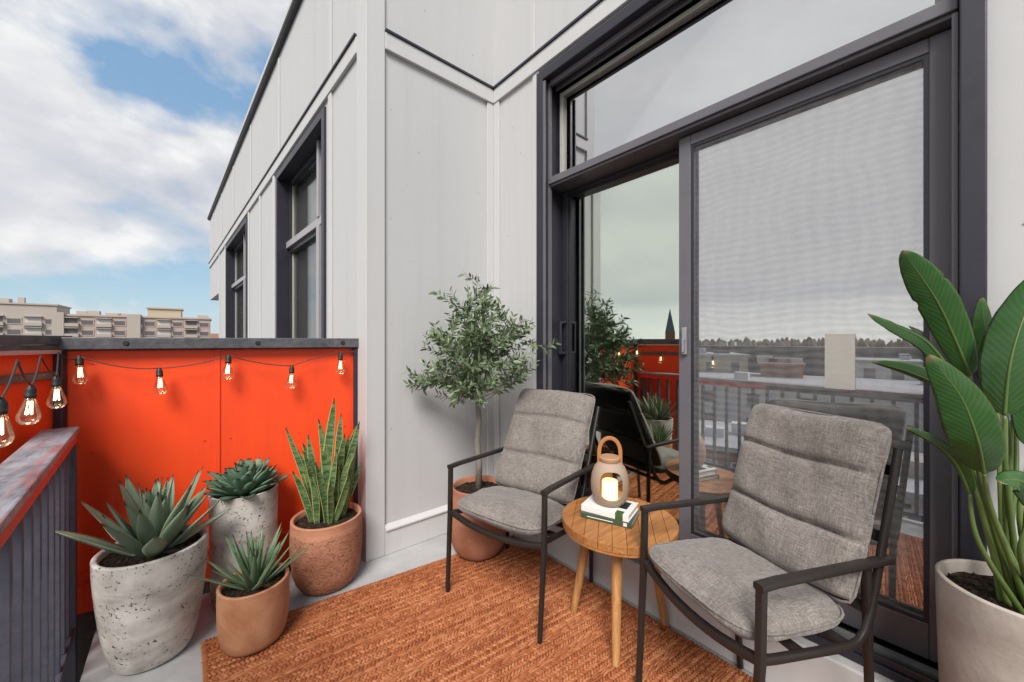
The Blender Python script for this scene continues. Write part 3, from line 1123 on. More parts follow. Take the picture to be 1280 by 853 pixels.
def make_chair(P, label):
    c = empty('armchair', (P['px'], P['py'], 0), P['ang'], label, 'armchair', 'grey cushioned armchairs beside the door')
    sec = rrect(.020, .021, .5)
    fA, fF, rA, rF, ha, hs = P['fA'], P['fF'], P['rA'], P['rF'], P['ha'], P['hs']
    a, b, w_, wr = P['wA'] / 2, P['wB'] / 2, P['wF'] / 2, P['wR'] / 2
    bt, hb, bb = P['bt'], P['hb'], P['bb']
    z0 = RUG_Z
    bd = Vector((bt - bb, 0, hb - hs)).normalized()
    for sg in (-1, 1):
        MB().sweep([(fF, sg * w_, z0), (fA + .004, sg * a, hs), (fA, sg * a, ha - .01)], sec, up=(1, 0, 0), radii=[.85, 1, 1]).build('leg', 'chairmetal', c, smooth=True, auto=35)
        MB().sweep([(fA + .011, sg * a, ha - .001), (fA - .05, sg * a, ha), (rA + .02, sg * (a + .002), ha - .012), (rA - .03, sg * a, ha - .016)], rrect(.026, .018, .5)).build('armrest', 'chairmetal', c, smooth=True, auto=35)
        rl_top = (P.get('rT', rA), sg * (a - .004), ha - .024)
        MB().sweep([(P['rFR'] if 'rFR' in P and sg > 0 else rF, sg * wr, z0), rl_top], sec, up=(1, 0, 0), radii=[.85, 1]).build('leg', 'chairmetal', c, smooth=True, auto=35)
        # side rail that turns up into the back upright
        y = sg * (b + .008)
        path = [(fA, sg * (a - .006), hs + .004), (fA - .05, y, hs - .004)]
        base = Vector((bb - .045, y, hs - .045))
        path += [(fA - .05 + (base.x - fA + .05) * k, y, hs - .004 + (base.z - hs + .004) * k) for k in (.3, .6, .8)]
        p0 = base; p1 = Vector((bb - .034, y, hs - .045)) + bd * .14
        pre = Vector(path[-1])
        for k in (.25, .5, .75, 1.):
            path.append(tuple((1 - k) ** 2 * pre + 2 * k * (1 - k) * base + k * k * p1))
        path.append((bt - .014, y, hb - .06))
        MB().sweep(path, rrect(.015, .021, .5)).build('side_rail', 'chairmetal', c, smooth=True, auto=35)
    pts = []
    for k in range(13):
        q = -1 + k / 6
        pts.append((fA + .012 * (1 - q * q), q * (a - .008), hs + .004 - .028 * (1 - q * q)))
    MB().sweep(pts, rrect(.022, .024, .5)).build('front_rail', 'chairmetal', c, smooth=True, auto=35)
    # hidden slats
    m = MB()
    for k in (.12, .5, .86):
        p = Vector((bb - .04, 0, hs - .02)).lerp(Vector((bt - .04, 0, hb - .06)), k)
        m.sweep([(p.x, -b, p.z), (p.x, b, p.z)], rrect(.018, .03, .4), up=tuple(bd))
    m.sweep([(fA - .15, -b, hs - .022), (fA - .15, b, hs - .022)], rrect(.03, .012, .4)).sweep([(bb + .02, -b, hs - .04), (bb + .02, b, hs - .04)], rrect(.03, .012, .4))
    m.build('cross_bar', 'chairmetal', c, smooth=True, auto=35)
    # seat cushion
    th = P['th']
    L = (fA + .035) - (bb - .02)
    sx = L / 2
    cu = MB().pillow(sx, b + .012, th / 2, 4.2, .42, 26, lump=.0035, seed=int(P['px'] * 100))
    o = cu.build('seat_cushion', 'fabric', c, smooth=True)
    o.location = ((fA + .035 + bb - .02) / 2, 0, hs + th / 2 - .012)
    o.rotation_euler = (0, R(-3.5) + math.atan2(0, 1), 0)
    pp = MB()
    ring = []
    for k in range(64):
        t_ = 2 * math.pi * k / 64
        cx, cy = math.cos(t_), math.sin(t_)
        d_ = (abs(cx) ** 4.2 + abs(cy) ** 4.2) ** (1 / 4.2)
        ring.append((sx * cx / d_ * 1.004, (b + .012) * cy / d_ * 1.004, .010))
    ring.append(ring[0])
    pp.tube(ring, .0032, 6)
    q = pp.build('piping', 'fabric', o, smooth=True)
    # back cushion: three channels
    Lb = (Vector((bt, 0, hb)) - Vector((bb, 0, hs + th * .55))).length
    bc = MB().channelled(b + .004, Lb, .052, [0, .33, .70, 1.0], int(P['py'] * 100))
    o = bc.build('back_cushion', 'fabric', c, smooth=True)
    up = (Vector((bt, 0, hb)) - Vector((bb, 0, hs + th * .55))).normalized()
    xx = Vector((0, 1, 0)); zz = xx.cross(up).normalized()      # local z: towards the sitter
    base = Vector((bb, 0, hs + th * .55)) + zz * .004
    ring = []
    for k in range(97):
        t_ = 2 * math.pi * k / 96
        cx, cy_ = math.cos(t_), math.sin(t_)
        d_ = (abs(cx) ** 16 + abs(cy_) ** 16) ** (1 / 16)
        ring.append(((b + .005) * cx / d_, Lb * (.5 + .5 * cy_ / d_ * 1.004), .003))
    q = MB().tube(ring, .0034, 6, up=(.1, .2, 1)).build('piping', 'fabric', o, smooth=True)
    o.matrix_local = Matrix(((xx.x, up.x, zz.x, base.x), (xx.y, up.y, zz.y, base.y), (xx.z, up.z, zz.z, base.z), (0, 0, 0, 1)))
    return c


C1 = dict(px=1.1933, py=1.3672, ang=3.3665, wA=.53, wB=.463, ha=.597, fA=.1686, fF=.1954, rA=-.272, rF=-.277, bt=-.392, hb=.915, hs=.375, wF=.517, wR=.517, bb=-.13, th=.105)
C2 = dict(px=1.268, py=.4383, ang=2.74, wA=.4355, wB=.409, ha=.622, fA=.163, fF=.198, rA=-.268, rF=-.215, rFR=-.30, rT=-.21, bt=-.332, hb=.962, hs=.437, wF=.41, wR=.35, bb=-.172, th=.10)
make_chair(C1, 'grey cushioned armchair between the potted olive tree and the round wooden table')
make_chair(C2, 'nearer grey cushioned armchair right of the round wooden table, by the broad leaved plant')

# ------------------------------------------------------------------ side table
TC = Vector((1.346, .904, 0)); TZ = .478
tb = empty('side_table', TC, label='round teak side table with splayed legs between the two armchairs', cat='side table')
tp = MB(); Rr = .228
na = 60; nsl = 9
ta = R(35)
for i in range(nsl):
    y0 = -Rr + 2 * Rr * i / nsl + .0006; y1 = -Rr + 2 * Rr * (i + 1) / nsl - .0006
    poly = []
    ys = np.linspace(y0, y1, 9)
    for yy in ys: poly.append((math.sqrt(max(0.0004, Rr * Rr - yy * yy)), yy))
    for yy in ys[::-1]: poly.append((-math.sqrt(max(0.0004, Rr * Rr - yy * yy)), yy))
    ca_, sa_ = math.cos(ta), math.sin(ta)
    st = len(tp.v)
    tp.prism([(x * ca_ - y_ * sa_, x * sa_ + y_ * ca_) for x, y_ in poly], TZ - .028, TZ)
    rr_ = random.random()
    tp.a[st:] = [(.5, .5, rr_)] * (len(tp.v) - st)
tp.build('tabletop', 'teak', tb, bevel=.0012)
MB().lathe([(0, TZ - .046), (Rr - .012, TZ - .046), (Rr - .002, TZ - .038), (Rr - .002, TZ - .029), (0, TZ - .029)], 72).build('apron', 'teak', tb, smooth=True, auto=40)
for (fx, fy) in ((1.2, .816), (1.297, 1.099), (1.535, .80)):
    d_ = Vector((fx - TC.x, fy - TC.y, 0))
    top_ = d_ * .62; top_.z = TZ - .047
    bot_ = d_.copy(); bot_.z = RUG_Z if fx < 1.5 else 0.
    MB().tube([tuple(bot_), tuple(bot_.lerp(top_, .5)), tuple(top_)], .0185, 16, [.8, 1, 1.12], up=(1, 0, 0)).build('leg', 'teak_leg', tb, smooth=True, auto=40)

# books
def book(ang, c, z, L, W, T, cover, label, spine_m, group='books stacked on the side table'):
    b = empty('book', (c[0], c[1], z), R(ang), label, 'book', group)
    MB().box(-L / 2, L / 2, -W / 2, W / 2, 0, .0022).box(-L / 2, L / 2, -W / 2, W / 2, T - .0022, T).box(-L / 2, L / 2, -W / 2, -W / 2 + .003, .0023, T - .0023).build('cover', cover, b, bevel=.0007)
    MB().box(-L / 2 + .004, L / 2 - .004, -W / 2 + .0032, W / 2 - .004, .0024, T - .0024).build('pages', 'paper', b)
    return b


BANG = -70
bc = Vector((1.335, .935, 0))
b1 = book(BANG, bc, TZ + .0008, .205, .15, .021, 'cover_green', 'lower book with dark green cover and pale spine lettering, on the round table', 'cover_green')
MB().box(-.075, .03, -.0757, -.0751, .0085, .0115).box(.07, .084, -.0757, -.0751, .004, .017).build('spine_title', 'cover_white', b1)
b2 = book(BANG - 4, bc + Vector((.002, .003, 0)), TZ + .0225, .195, .142, .026, 'cover_white', 'upper white book with green leafy spine label, under the beige lantern', 'cover_white')
MB().box(.045, .075, -.0719, -.0711, .0, .026).box(.045, .075, -.0711, -.045, .0262, .0267).build('spine_label', 'cover_leaf', b2)
MB().box(.02, .075, -.02, .05, .0262, .0266).build('cover_picture', 'ink', b2)

# lantern
LZ = TZ + .0225 + .0268
LC = Vector((1.345, .945, LZ))
ln = empty('lantern', LC, label='beige ceramic lantern with tan leather handle glowing on stacked books', cat='lantern')
prof_o = [(.0, 0), (.045, 0), (.058, .004), (.069, .022), (.0765, .055), (.0775, .085), (.073, .12), (.062, .15), (.046, .168), (.040, .172)]
prof_i = [(.036, .172), (.042, .163), (.056, .146), (.066, .118), (.0705, .085), (.0695, .055), (.062, .026), (.05, .012), (0, .010)]
body = MB().lathe(prof_o + prof_i, 96).build('body_shell', 'ceramic', ln, smooth=True, auto=50)
# oval opening cut right through, facing the viewer
vd = math.atan2(LC.y, LC.x) + R(6)
cut = MB(); ov = []
for k in range(48):
    t_ = 2 * math.pi * k / 48
    cx, cy = math.cos(t_), math.sin(t_)
    d_ = (abs(cx) ** 2.8 + abs(cy) ** 2.8) ** (1 / 2.8)
    ov.append((.045 * cx / d_, .089 + .056 * cy / d_))
n = len(ov)
cv = [(-.15, y, z) for y, z in ov] + [(.15, y, z) for y, z in ov]
cut.add(cv, [tuple(range(n)), tuple(reversed(range(n, 2 * n)))] + [(i, n + i, n + (i + 1) % n, (i + 1) % n) for i in range(n)])
co = cut.build('cutter', 'ceramic', ln)
co.rotation_euler = (0, 0, vd)
import bmesh
for ob in (body, co):
    bm_ = bmesh.new(); bm_.from_mesh(ob.data)
    bmesh.ops.remove_doubles(bm_, verts=bm_.verts, dist=1e-5)
    bmesh.ops.dissolve_degenerate(bm_, edges=bm_.edges, dist=1e-6)
    bmesh.ops.recalc_face_normals(bm_, faces=bm_.faces)
    bm_.to_mesh(ob.data); bm_.free()
md = body.modifiers.new('cut', 'BOOLEAN'); md.operation = 'DIFFERENCE'; md.object = co; md.solver = 'EXACT'
co2 = bpy.data.objects.new('cutter', co.data.copy()); COL.objects.link(co2); co2.parent = ln
for v_ in co2.data.vertices:
    v_.co.x = .0 if v_.co.x < 0 else .15
co2.rotation_euler = (0, 0, R(-10))
md = body.modifiers.new('cut2', 'BOOLEAN'); md.operation = 'DIFFERENCE'; md.object = co2; md.solver = 'EXACT'
for v_ in co.data.vertices:
    v_.co.x = -.15 if v_.co.x < 0 else .0
bpy.context.view_layer.update()
dg = bpy.context.evaluated_depsgraph_get()
nm = bpy.data.meshes.new_from_object(body.evaluated_get(dg))
body.modifiers.clear(); body.data = nm; body.name = 'body'; nm.name = 'body'
bpy.data.objects.remove(co)
bpy.data.objects.remove(co2)
MB().lathe([(.0, .173), (.041, .173), (.043, .177), (.043, .188), (.039, .192), (0, .192)], 48).build('lid', simple('pale_wood_lid', (.42, .23, .13), .5, .15, 20), ln, smooth=True, auto=40)
hp = []
hv = vd + math.pi / 2
for k in range(25):
    t_ = math.pi * k / 24
    hp.append((.043 * math.cos(t_) * math.cos(hv), .043 * math.cos(t_) * math.sin(hv), .20 + .068 * math.sin(t_) ** .8))
hp = [(hp[0][0], hp[0][1], .165)] + hp + [(hp[-1][0], hp[-1][1], .165)]
MB().sweep(hp, rrect(.016, .005, .5), up=(math.cos(vd), math.sin(vd), 0)).build('handle', 'leather', ln, smooth=True, auto=40)
cd = MB().lathe([(0, 0), (.030, 0), (.032, .003), (.032, .078), (.029, .083), (.012, .079), (0, .078)], 40).build('candle', 'candle', smooth=True, auto=40)
cd.location = LC + Vector((0, 0, .0112)) + Vector((math.cos(vd), math.sin(vd), 0)) * -.004
tag(cd, 'glowing cream pillar candle inside the beige lantern', 'candle')

# ------------------------------------------------------------------ pots and plants


def pot(parent, prof, wall, mname, wob=.004, soil_drop=.03, name='pot', soil_r=None):
    rim_r, rim_z = prof[-1]
    inner = [(rim_r - .004, rim_z + .003), (rim_r - wall * .7, rim_z + .003), (rim_r - wall, rim_z - .004), (rim_r - wall - .002, rim_z - soil_drop - .03)]
    fine = []
    P = prof
    for i in range(len(P) - 1):
        for k in range(4):
            # Catmull-Rom for a rounded profile
            p0 = P[max(0, i - 1)]; p1 = P[i]; p2 = P[i + 1]; p3 = P[min(len(P) - 1, i + 2)]
            t_ = k / 4
            q = []
            for d_ in (0, 1):
                q.append(.5 * (2 * p1[d_] + (p2[d_] - p0[d_]) * t_ + (2 * p0[d_] - 5 * p1[d_] + 4 * p2[d_] - p3[d_]) * t_ ** 2 + (3 * p1[d_] - p0[d_] - 3 * p2[d_] + p3[d_]) * t_ ** 3))
            fine.append((max(0, q[0]), max(0, q[1])))
    fine.append(P[-1])
    MB().lathe(fine + inner, 96, wob=wob).build(name, mname, parent, smooth=True, auto=60)
    r0 = rim_r - wall - .001
    m = MB()
    rings = 10; nn = 48
    vs = [(0, 0, rim_z - soil_drop + .008)]
    for i in range(1, rings + 1):
        for j in range(nn):
            a = 2 * math.pi * j / nn
            rr = r0 * i / rings
            vs.append((rr * math.cos(a), rr * math.sin(a), rim_z - soil_drop + .008 * (1 - (i / rings) ** 2) + random.uniform(-.003, .003)))
    fs = [(0, 1 + j, 1 + (j + 1) % nn) for j in range(nn)]
    for i in range(rings - 1):
        for j in range(nn):
            fs.append((1 + i * nn + j, 1 + (i + 1) * nn + j, 1 + (i + 1) * nn + (j + 1) % nn, 1 + i * nn + (j + 1) % nn))
    m.add(vs, fs)
    # crumbs of bark and grit
    for _ in range(140):
        a = random.uniform(0, 6.28); rr = r0 * math.sqrt(random.random()) * .95
        q = random.uniform(.002, .006)
        mt = Matrix.Translation((rr * math.cos(a), rr * math.sin(a), rim_z - soil_drop + .006)) @ Matrix.Rotation(random.uniform(0, 3), 4, 'X') @ Matrix.Rotation(random.uniform(0, 3), 4, 'Z')
        m.box(-q, q, -q * .7, q * .7, -q * .5, q * .5, mt)
    m.build('soil', 'soil', parent)
    return rim_z - soil_drop


def prof_w(kind, t):
    if kind == 'agave':
        return max(.02, (.52 + .48 * math.sin(math.pi / 2 * min(1, t / .45)) ** 1.2) * (1 - max(0, (t - .4) / .6) ** 1.7))
    if kind == 'aloe':
        return max(.02, (1 - t) ** .75 * (.85 + .3 * t))
    if kind == 'rosette':
        return max(.03, (.55 + 1.1 * t) * (1 - t ** 3.2) ** .8)
    if kind == 'snake':
        return max(.02, (.62 + .5 * math.sin(math.pi * min(1, t * .9))) * (1 - t ** 7) ** .7)
    return 1 - t


def rosette(parent, z, n, Lr, Wr, kind, mname, el_rng, r_base=.02, thick=.010, bend=-.25, cup=.35, spread=1., pw_=.9):
    for i in range(n):
        q = i / (n - 1)                     # 0 outer, 1 inner
        az = i * 2.39996 + random.uniform(-.12, .12)
        el = R(el_rng[0] + (el_rng[1] - el_rng[0]) * q ** pw_ + random.uniform(-6, 6))
        L = Lr * (1 - .28 * abs(q - .35)) * random.uniform(.82, 1.1) * (.7 if q > .95 else 1)
        W = Wr * random.uniform(.85, 1.1) * (1 - .25 * q)
        bnd = bend * random.uniform(.3, 1.3) * (1 - q)
        ns_ = 12
        rb = r_base * (1 - q) * spread
        p = Vector((rb * math.cos(az), rb * math.sin(az), z - .008 + .02 * q))
        spine = [tuple(p)]
        for k in range(1, ns_ + 1):
            e = el + bnd * (k / ns_) ** 1.3
            p = p + Vector((math.cos(e) * math.cos(az), math.cos(e) * math.sin(az), math.sin(e))) * (L / ns_)
            spine.append(tuple(p))
        sd = Vector((math.sin(az), -math.cos(az), 0))
        ws = [W * prof_w(kind, k / ns_) for k in range(ns_ + 1)]
        ws[-1] = .0012
        th = [thick * max(.15, (1 - (k / ns_) ** 1.6)) for k in range(ns_ + 1)]
        MB().leaf(spine, sd, ws, ws, th, cup=cup, ncs=4).build('leaf', mname, parent, smooth=True)


# big agave in the pitted concrete pot
P1 = at(192, 683, 1.47); P1.z = 0
a1 = empty('potted_agave', P1, label='large blue green agave in the wide pitted grey concrete pot at front left', cat='potted plant')
zz = pot(a1, [(0, 0), (.085, .001), (.112, .012), (.128, .06), (.142, .14), (.154, .24), (.162, .34), (.164, .405), (.164, .415)], .018, 'concrete', .006, .022)
rosette(a1, zz, 38, .292, .031, 'agave', 'agave', (24, 88), .05, .015, .16, .4, pw_=.72)

# round rosette in the tall concrete pot
P2 = at(306, 612, 1.80); P2.z = 0
a2 = empty('potted_rosette', P2, label='dense green rosette succulent in the tall grey concrete cylinder pot by the orange wall', cat='potted plant')
zz = pot(a2, [(0, 0), (.10, .001), (.120, .010), (.128, .06), (.130, .2), (.132, .35), (.134, .49), (.134, .502)], .014, 'concrete', .003, .014)
rosette(a2, zz, 66, .155, .029, 'rosette', 'rosette', (8, 84), .05, .012, .35, .45)

# small agave in the smooth terracotta pot
P3 = at(318, 722, 1.52); P3.z = RUG_Z
a3 = empty('potted_aloe', P3, label='small spiky aloe in the smooth terracotta pot standing on the rug corner', cat='potted plant')
zz = pot(a3, [(0, 0), (.072, .001), (.098, .010), (.112, .045), (.119, .10), (.1205, .16), (.120, .225), (.120, .238)], .014, 'terra', .005, .02)
rosette(a3, zz, 38, .215, .0195, 'aloe', 'aloe', (24, 88), .035, .010, .1, .35, pw_=.75)

# snake plant in the carved terracotta pot
P4 = at(409, 642, 1.90); P4.z = 0
a4 = empty('potted_snake_plant', P4, label='variegated yellow edged snake plant in the carved terracotta pot beside the white corner', cat='potted plant')
zz = pot(a4, [(0, 0), (.085, .001), (.12, .012), (.146, .06), (.158, .13), (.163, .21), (.1615, .29), (.160, .322), (.160, .334)], .017, 'terra_rough', .004, .024)
cr = Vector((P4.x, P4.y, 0)).normalized(); rt = Vector((cr.y, -cr.x, 0))
for (sx, dy, L, W, lean, fwd) in ((.03, .0, .44, .020, 6, 1), (-.06, -.01, .31, .016, -9, -3), (.015, -.045, .31, .017, 1, -5), (.07, -.03, .30, .016, 11, -4), (-.01, .02, .42, .017, -3, 2), (.09, .02, .34, .016, 15, 3), (-.08, .03, .30, .016, -13, 4), (-.04, .01, .36, .018, -6, 2), (.08, .0, .40, .018, 12, 3), (-.015, .04, .38, .018, -2, 3), (.055, -.015, .36, .019, 7, -1), (-.05, .02, .33, .019, -14, 3), (.0, .03, .50, .024, 1, 0), (.06, .02, .34, .022, 10, 2), (.03, -.03, .30, .022, 5, -4), (-.02, -.04, .27, .02, -3, -7),
                                  (-.08, .0, .24, .017, -26, -3), (.09, -.01, .27, .017, 16, 4), (.07, .05, .38, .02, 14, 6), (-.03, .05, .29, .02, -7, 5), (.02, .06, .27, .019, 4, 8),
                                  (.05, -.05, .21, .018, 12, -9), (-.05, -.03, .22, .018, -10, -6), (-.09, .03, .40, .014, -17, 4), (.0, -.06, .20, .016, 2, -10), (.10, .03, .22, .016, 22, 6)):
    b_ = rt * sx * .68 + cr * dy
    dr = (Vector((0, 0, 1)) + rt * math.tan(R(lean * .68)) + cr * math.tan(R(fwd))).normalized()
    ns_ = 16; spine = []; sides = []
    tw = random.uniform(-.5, .5); tw2 = random.uniform(-.7, .7)
    for k in range(ns_ + 1):
        q = k / ns_
        p = Vector((b_.x, b_.y, zz - .01)) + dr * L * 1.22 * q + rt * (.012 * math.sin(q * 3 + tw * 5)) + rt * .016 * q * q * (1 if lean > 0 else -1)
        spine.append(tuple(p))
        aa = tw + tw2 * q
        sides.append(tuple(rt * math.cos(aa) + cr * math.sin(aa)))
    ws = [W * .9 * prof_w('snake', k / ns_) for k in range(ns_ + 1)]; ws[-1] = .001
    MB().leaf(spine, sides, ws, ws, .006, cup=.35, ncs=5, rnd=random.random()).build('leaf', 'snake', a4, smooth=True)

# olive tree
P5 = at(598, 605, 2.16); P5.z = RUG_Z
a5 = empty('potted_olive_tree', P5, label='slender olive tree with round airy crown in a red terracotta pot behind the armchair', cat='potted tree')
zz = pot(a5, [(0, 0), (.085, .001), (.12, .012), (.148, .06), (.163, .14), (.168, .22), (.163, .30), (.155, .345), (.152, .375)], .016, 'terra_red', .004, .03)
cr = Vector((P5.x, P5.y, 0)).normalized(); rt = Vector((cr.y, -cr.x, 0))


def P5l(sx, dz, dp=0.):       # local point: right of trunk, height, towards camera
    v = rt * sx - cr * dp
    return Vector((v.x, v.y, dz))


tk = MB()
trunk = [P5l(0, zz - .02), P5l(.004, .5), P5l(-.006, .62), P5l(.004, .74), P5l(-.004, .86), P5l(.002, .98), P5l(.0, 1.1)]
tk.tube([tuple(p) for p in trunk], .0155, 10, [1.35, 1.2, 1.1, 1.05, 1.0, .85, .6], up=(1, 0, 0))
lf = MB()


def twig(p, d, L, r0, depth):
    n = 8; pts = [p.copy()]; q = p.copy(); dd = d.normalized()
    for k in range(n):
        dd = (dd + Vector((random.gauss(0, .09), random.gauss(0, .09), random.gauss(0, .07) + .03))).normalized()
        q = q + dd * L / n
        # keep clear of the wall behind
        wy = 2.03 - P5.y
        if q.y > wy: q.y = wy
        wx = 1.585 - P5.x
        if q.x > wx: q.x = wx
        pts.append(q.copy())
    tk.tube([tuple(x) for x in pts], r0, 5, [1 - .75 * k / n for k in range(n + 1)], up=(.3, .5, .2))
    if depth < 2:
        nk = 5 if depth == 0 else 2
        for _ in range(nk):
            i = random.randint(2, n - 1)
            pr = Vector((random.gauss(0, 1), random.gauss(0, 1), random.gauss(.15, .7))).normalized()
            twig(pts[i], (dd * .75 + pr).normalized(), L * random.uniform(.42, .66), r0 * .6, depth + 1)
    # opposite pairs of narrow leaves
    i0 = 3 if depth == 0 else 1
    cnt = int(L * (1 - i0 / n) / .0165)
    for k in range(cnt):
        t_ = i0 + (n - i0) * (k + .5) / max(1, cnt)
        a = pts[min(n - 1, int(t_))].lerp(pts[min(n, int(t_) + 1)], t_ - int(t_))
        ax = (pts[min(n, int(t_) + 1)] - pts[min(n - 1, int(t_))]).normalized()
        pr = ax.orthogonal().normalized()
        pr.rotate(Matrix.Rotation(random.uniform(0, 6.28), 3, ax))
        for sg in (1, -1):
            if random.random() < .1: continue
            dl = (ax * random.uniform(.5, 1.1) + pr * sg + Vector((0, 0, random.uniform(-.25, .25)))).normalized()
            Lf = random.uniform(.030, .056); W = Lf * random.uniform(.12, .165)
            sd = dl.cross(Vector((random.gauss(0, 1), random.gauss(0, 1), random.gauss(0, 1)))).normalized()
            nn_ = sd.cross(dl)
            rn = random.random() ** 1.6
            b0 = a; m1 = a + dl * Lf * .35 + nn_ * .0015; m2 = a + dl * Lf * .72 + nn_ * .001; e = a + dl * Lf
            lf.add([b0, m1 - sd * W, m1 + nn_ * .0012, m1 + sd * W, m2 - sd * W * .75, m2 + nn_ * .001, m2 + sd * W * .75, e],
                   [(0, 1, 2), (0, 2, 3), (1, 4, 5, 2), (2, 5, 6, 3), (4, 7, 5), (5, 7, 6)], [(.5, .3, rn)] * 8)


OL_ = .92
for (h0, sx, dz, dp, L) in ((.84, -.26, .16, .05, .36), (.86, .24, .14, .08, .36), (.90, -.16, .30, -.06, .40), (.92, .16, .34, .02, .42), (.96, -.02, .42, .0, .46), (.88, .05, .12, .30, .30),
                            (.90, -.10, .16, .28, .32), (.98, -.26, .26, .02, .36), (1.0, .28, .24, -.04, .36), (.86, -.20, .06, .10, .27), (.84, .22, .05, .02, .30), (.88, -.08, .04, .2, .24), (.94, .0, .3, .22, .36),
                            (1.02, .08, .4, .05, .40), (1.02, -.12, .4, .05, .42), (1.04, .18, .3, -.05, .36), (.9, -.3, .1, -.04, .36), (.97, .05, .2, -.25, .26), (.97, .14, .25, .18, .34), (.97, -.14, .25, .16, .34)):
    base = P5l(0, h0)
    dv = rt * sx - cr * dp; dv.z = dz
    twig(base, Vector((dv.x, dv.y, dz)), L * OL_, .0042, 0)
tk.build('trunk', 'bark', a5, smooth=True)
lf.build('crown', 'olive', a5, smooth=False)

# broad leaved plant in the tall pale pot
P6 = Vector((1.462, -.096, 0))
a6 = empty('potted_banana_plant', P6, label='tall broad leaved tropical plant in the large pale beige pot at the right edge', cat='potted plant')
zz = pot(a6, [(0, 0), (.085, .001), (.105, .012), (.116, .06), (.124, .2), (.130, .4), (.134, .56), (.135, .61), (.135, .622)], .012, 'beige_pot', .002, .028)


def spl(ctrl, n):
    ctrl = [Vector(c) for c in ctrl]
    out = []
    m = len(ctrl) - 1
    for k in range(n + 1):
        t_ = k / n * m
        i = min(m - 1, int(t_)); f = t_ - i
        p0 = ctrl[max(0, i - 1)]; p1 = ctrl[i]; p2 = ctrl[i + 1]; p3 = ctrl[min(m, i + 2)]
        out.append(.5 * (2 * p1 + (p2 - p0) * f + (2 * p0 - 5 * p1 + 4 * p2 - p3) * f * f + (3 * p1 - p0 - 3 * p2 + p3) * f ** 3))
    return out


def bigleaf(root, mid, blade, wl, wr, roll, fold=.18, cuts=(), rnd=None, peak=.42):
    """root on the soil, petiole through mid, blade control points from base to tip (all world)"""
    off = Vector(P6)
    st = spl([Vector(root) - off, Vector(mid) - off, Vector(blade[0]) - off], 14)
    r_ = [1.5 - .75 * (k / 14) for k in range(15)]
    MB().tube([tuple(q) for q in st], .0043, 8, r_, up=(1, .3, 0), rnd=random.random()).build('stem', 'stem', a6, smooth=True)
    n = 36
    sp = spl([Vector(b) - off for b in blade], n)
    sides = []
    for k in range(n + 1):
        t_ = (sp[min(n, k + 1)] - sp[max(0, k - 1)]).normalized()
        view = ((sp[k] + off) - Vector((0, 0, CAM_H))).normalized()
        sd = t_.cross(view).normalized()
        rr = roll[0] + (roll[1] - roll[0]) * k / n if isinstance(roll, tuple) else roll
        sd.rotate(Matrix.Rotation(R(rr), 3, t_))
        sides.append(tuple(sd))

    def wf(w, cut):
        o = []
        for k in range(n + 1):
            q = k / n
            e = (q ** .55 * (1 - q) ** .78) / .394 if 0 < q < 1 else 0
            o.append(max(.0016, w * e * (.88 if k in cut else 1)))
        return o
    l = MB().leaf([tuple(q) for q in sp], sides, wf(wl, [c for s, c in cuts if s < 0]), wf(wr, [c for s, c in cuts if s > 0]), .0016, cup=.12, fold=fold, ncs=8, rnd=random.random() if rnd is None else rnd, wav=.03)
    lo = l.build('leaf', 'strel', a6, smooth=True)
    mr = MB().tube([tuple(q) for q in sp], .0032, 6, [1.1 - .95 * k / n for k in range(n + 1)], up=(1, .3, 0), rnd=.2)
    mr.build('midrib', 'stem', lo, smooth=True)


def soilpt(dx, dy):
    return (P6.x + dx, P6.y + dy, zz - .005)


DP = .90
bigleaf(soilpt(-.02, .02), at(1228, 600, .90), [at(1213, 470, .93), at(1178, 390, .93), at(1150, 345, .93), at(1128, 314, .93)], 0.0378, 0.0348, 8, .10, cuts=((1, 15), (1, 16), (-1, 20)), rnd=.55)
bigleaf(soilpt(-.03, .01), at(1222, 580, .86), [at(1200, 480, .88), at(1160, 430, .88), at(1120, 408, .87), at(1085, 393, .86)], 0.0151, 0.0197, 48, .35, rnd=.3)
bigleaf(soilpt(-.04, .02), at(1222, 620, .87), [at(1206, 520, .90), at(1178, 486, .90), at(1135, 465, .89), at(1090, 453, .89)], 0.0212, 0.0166, -35, .30, rnd=.65)
bigleaf(soilpt(-.03, -.01), at(1240, 640, .82), [at(1230, 592, .80), at(1222, 550, .78), at(1200, 495, .79), at(1160, 444, .82)], 0.0363, 0.0424, 4, .10, rnd=.35)
bigleaf(soilpt(.0, .0), at(1258, 600, .84), [at(1256, 520, .84), at(1264, 450, .84), at(1285, 385, .85), at(1318, 325, .88)], 0.0386, 0.0500, -12, .12, cuts=((-1, 24),), rnd=.4)
bigleaf(soilpt(-.05, .0), at(1224, 680, .84), [at(1212, 618, .85), at(1196, 582, .85), at(1170, 556, .85), at(1130, 535, .85)], 0.0181, 0.0136, -40, .35, cuts=((1, 22),), rnd=.6)
bigleaf(soilpt(.02, -.02), at(1275, 690, .80), [at(1296, 640, .79), at(1283, 608, .78), at(1265, 600, .78), at(1248, 603, .78)], 0.0227, 0.0227, 30, .12, rnd=.45)
bigleaf(soilpt(.02, .02), at(1262, 560, .96), [at(1246, 470, .98), at(1236, 430, .98), at(1230, 405, .98), at(1228, 372, .98)], 0.0227, 0.0227, 25, .15, rnd=.9)
bigleaf(soilpt(.03, .0), at(1285, 620, .86), [at(1290, 560, .90), at(1292, 500, .92), at(1300, 440, .93), at(1310, 400, .95)], 0.0348, 0.0348, 10, .15, rnd=.2)
bigleaf(soilpt(.04, .02), at(1296, 640, .90), [at(1320, 540, .95), at(1335, 480, .96), at(1350, 420, .97), at(1380, 380, .98)], 0.0348, 0.0348, 0, .15, rnd=.5)
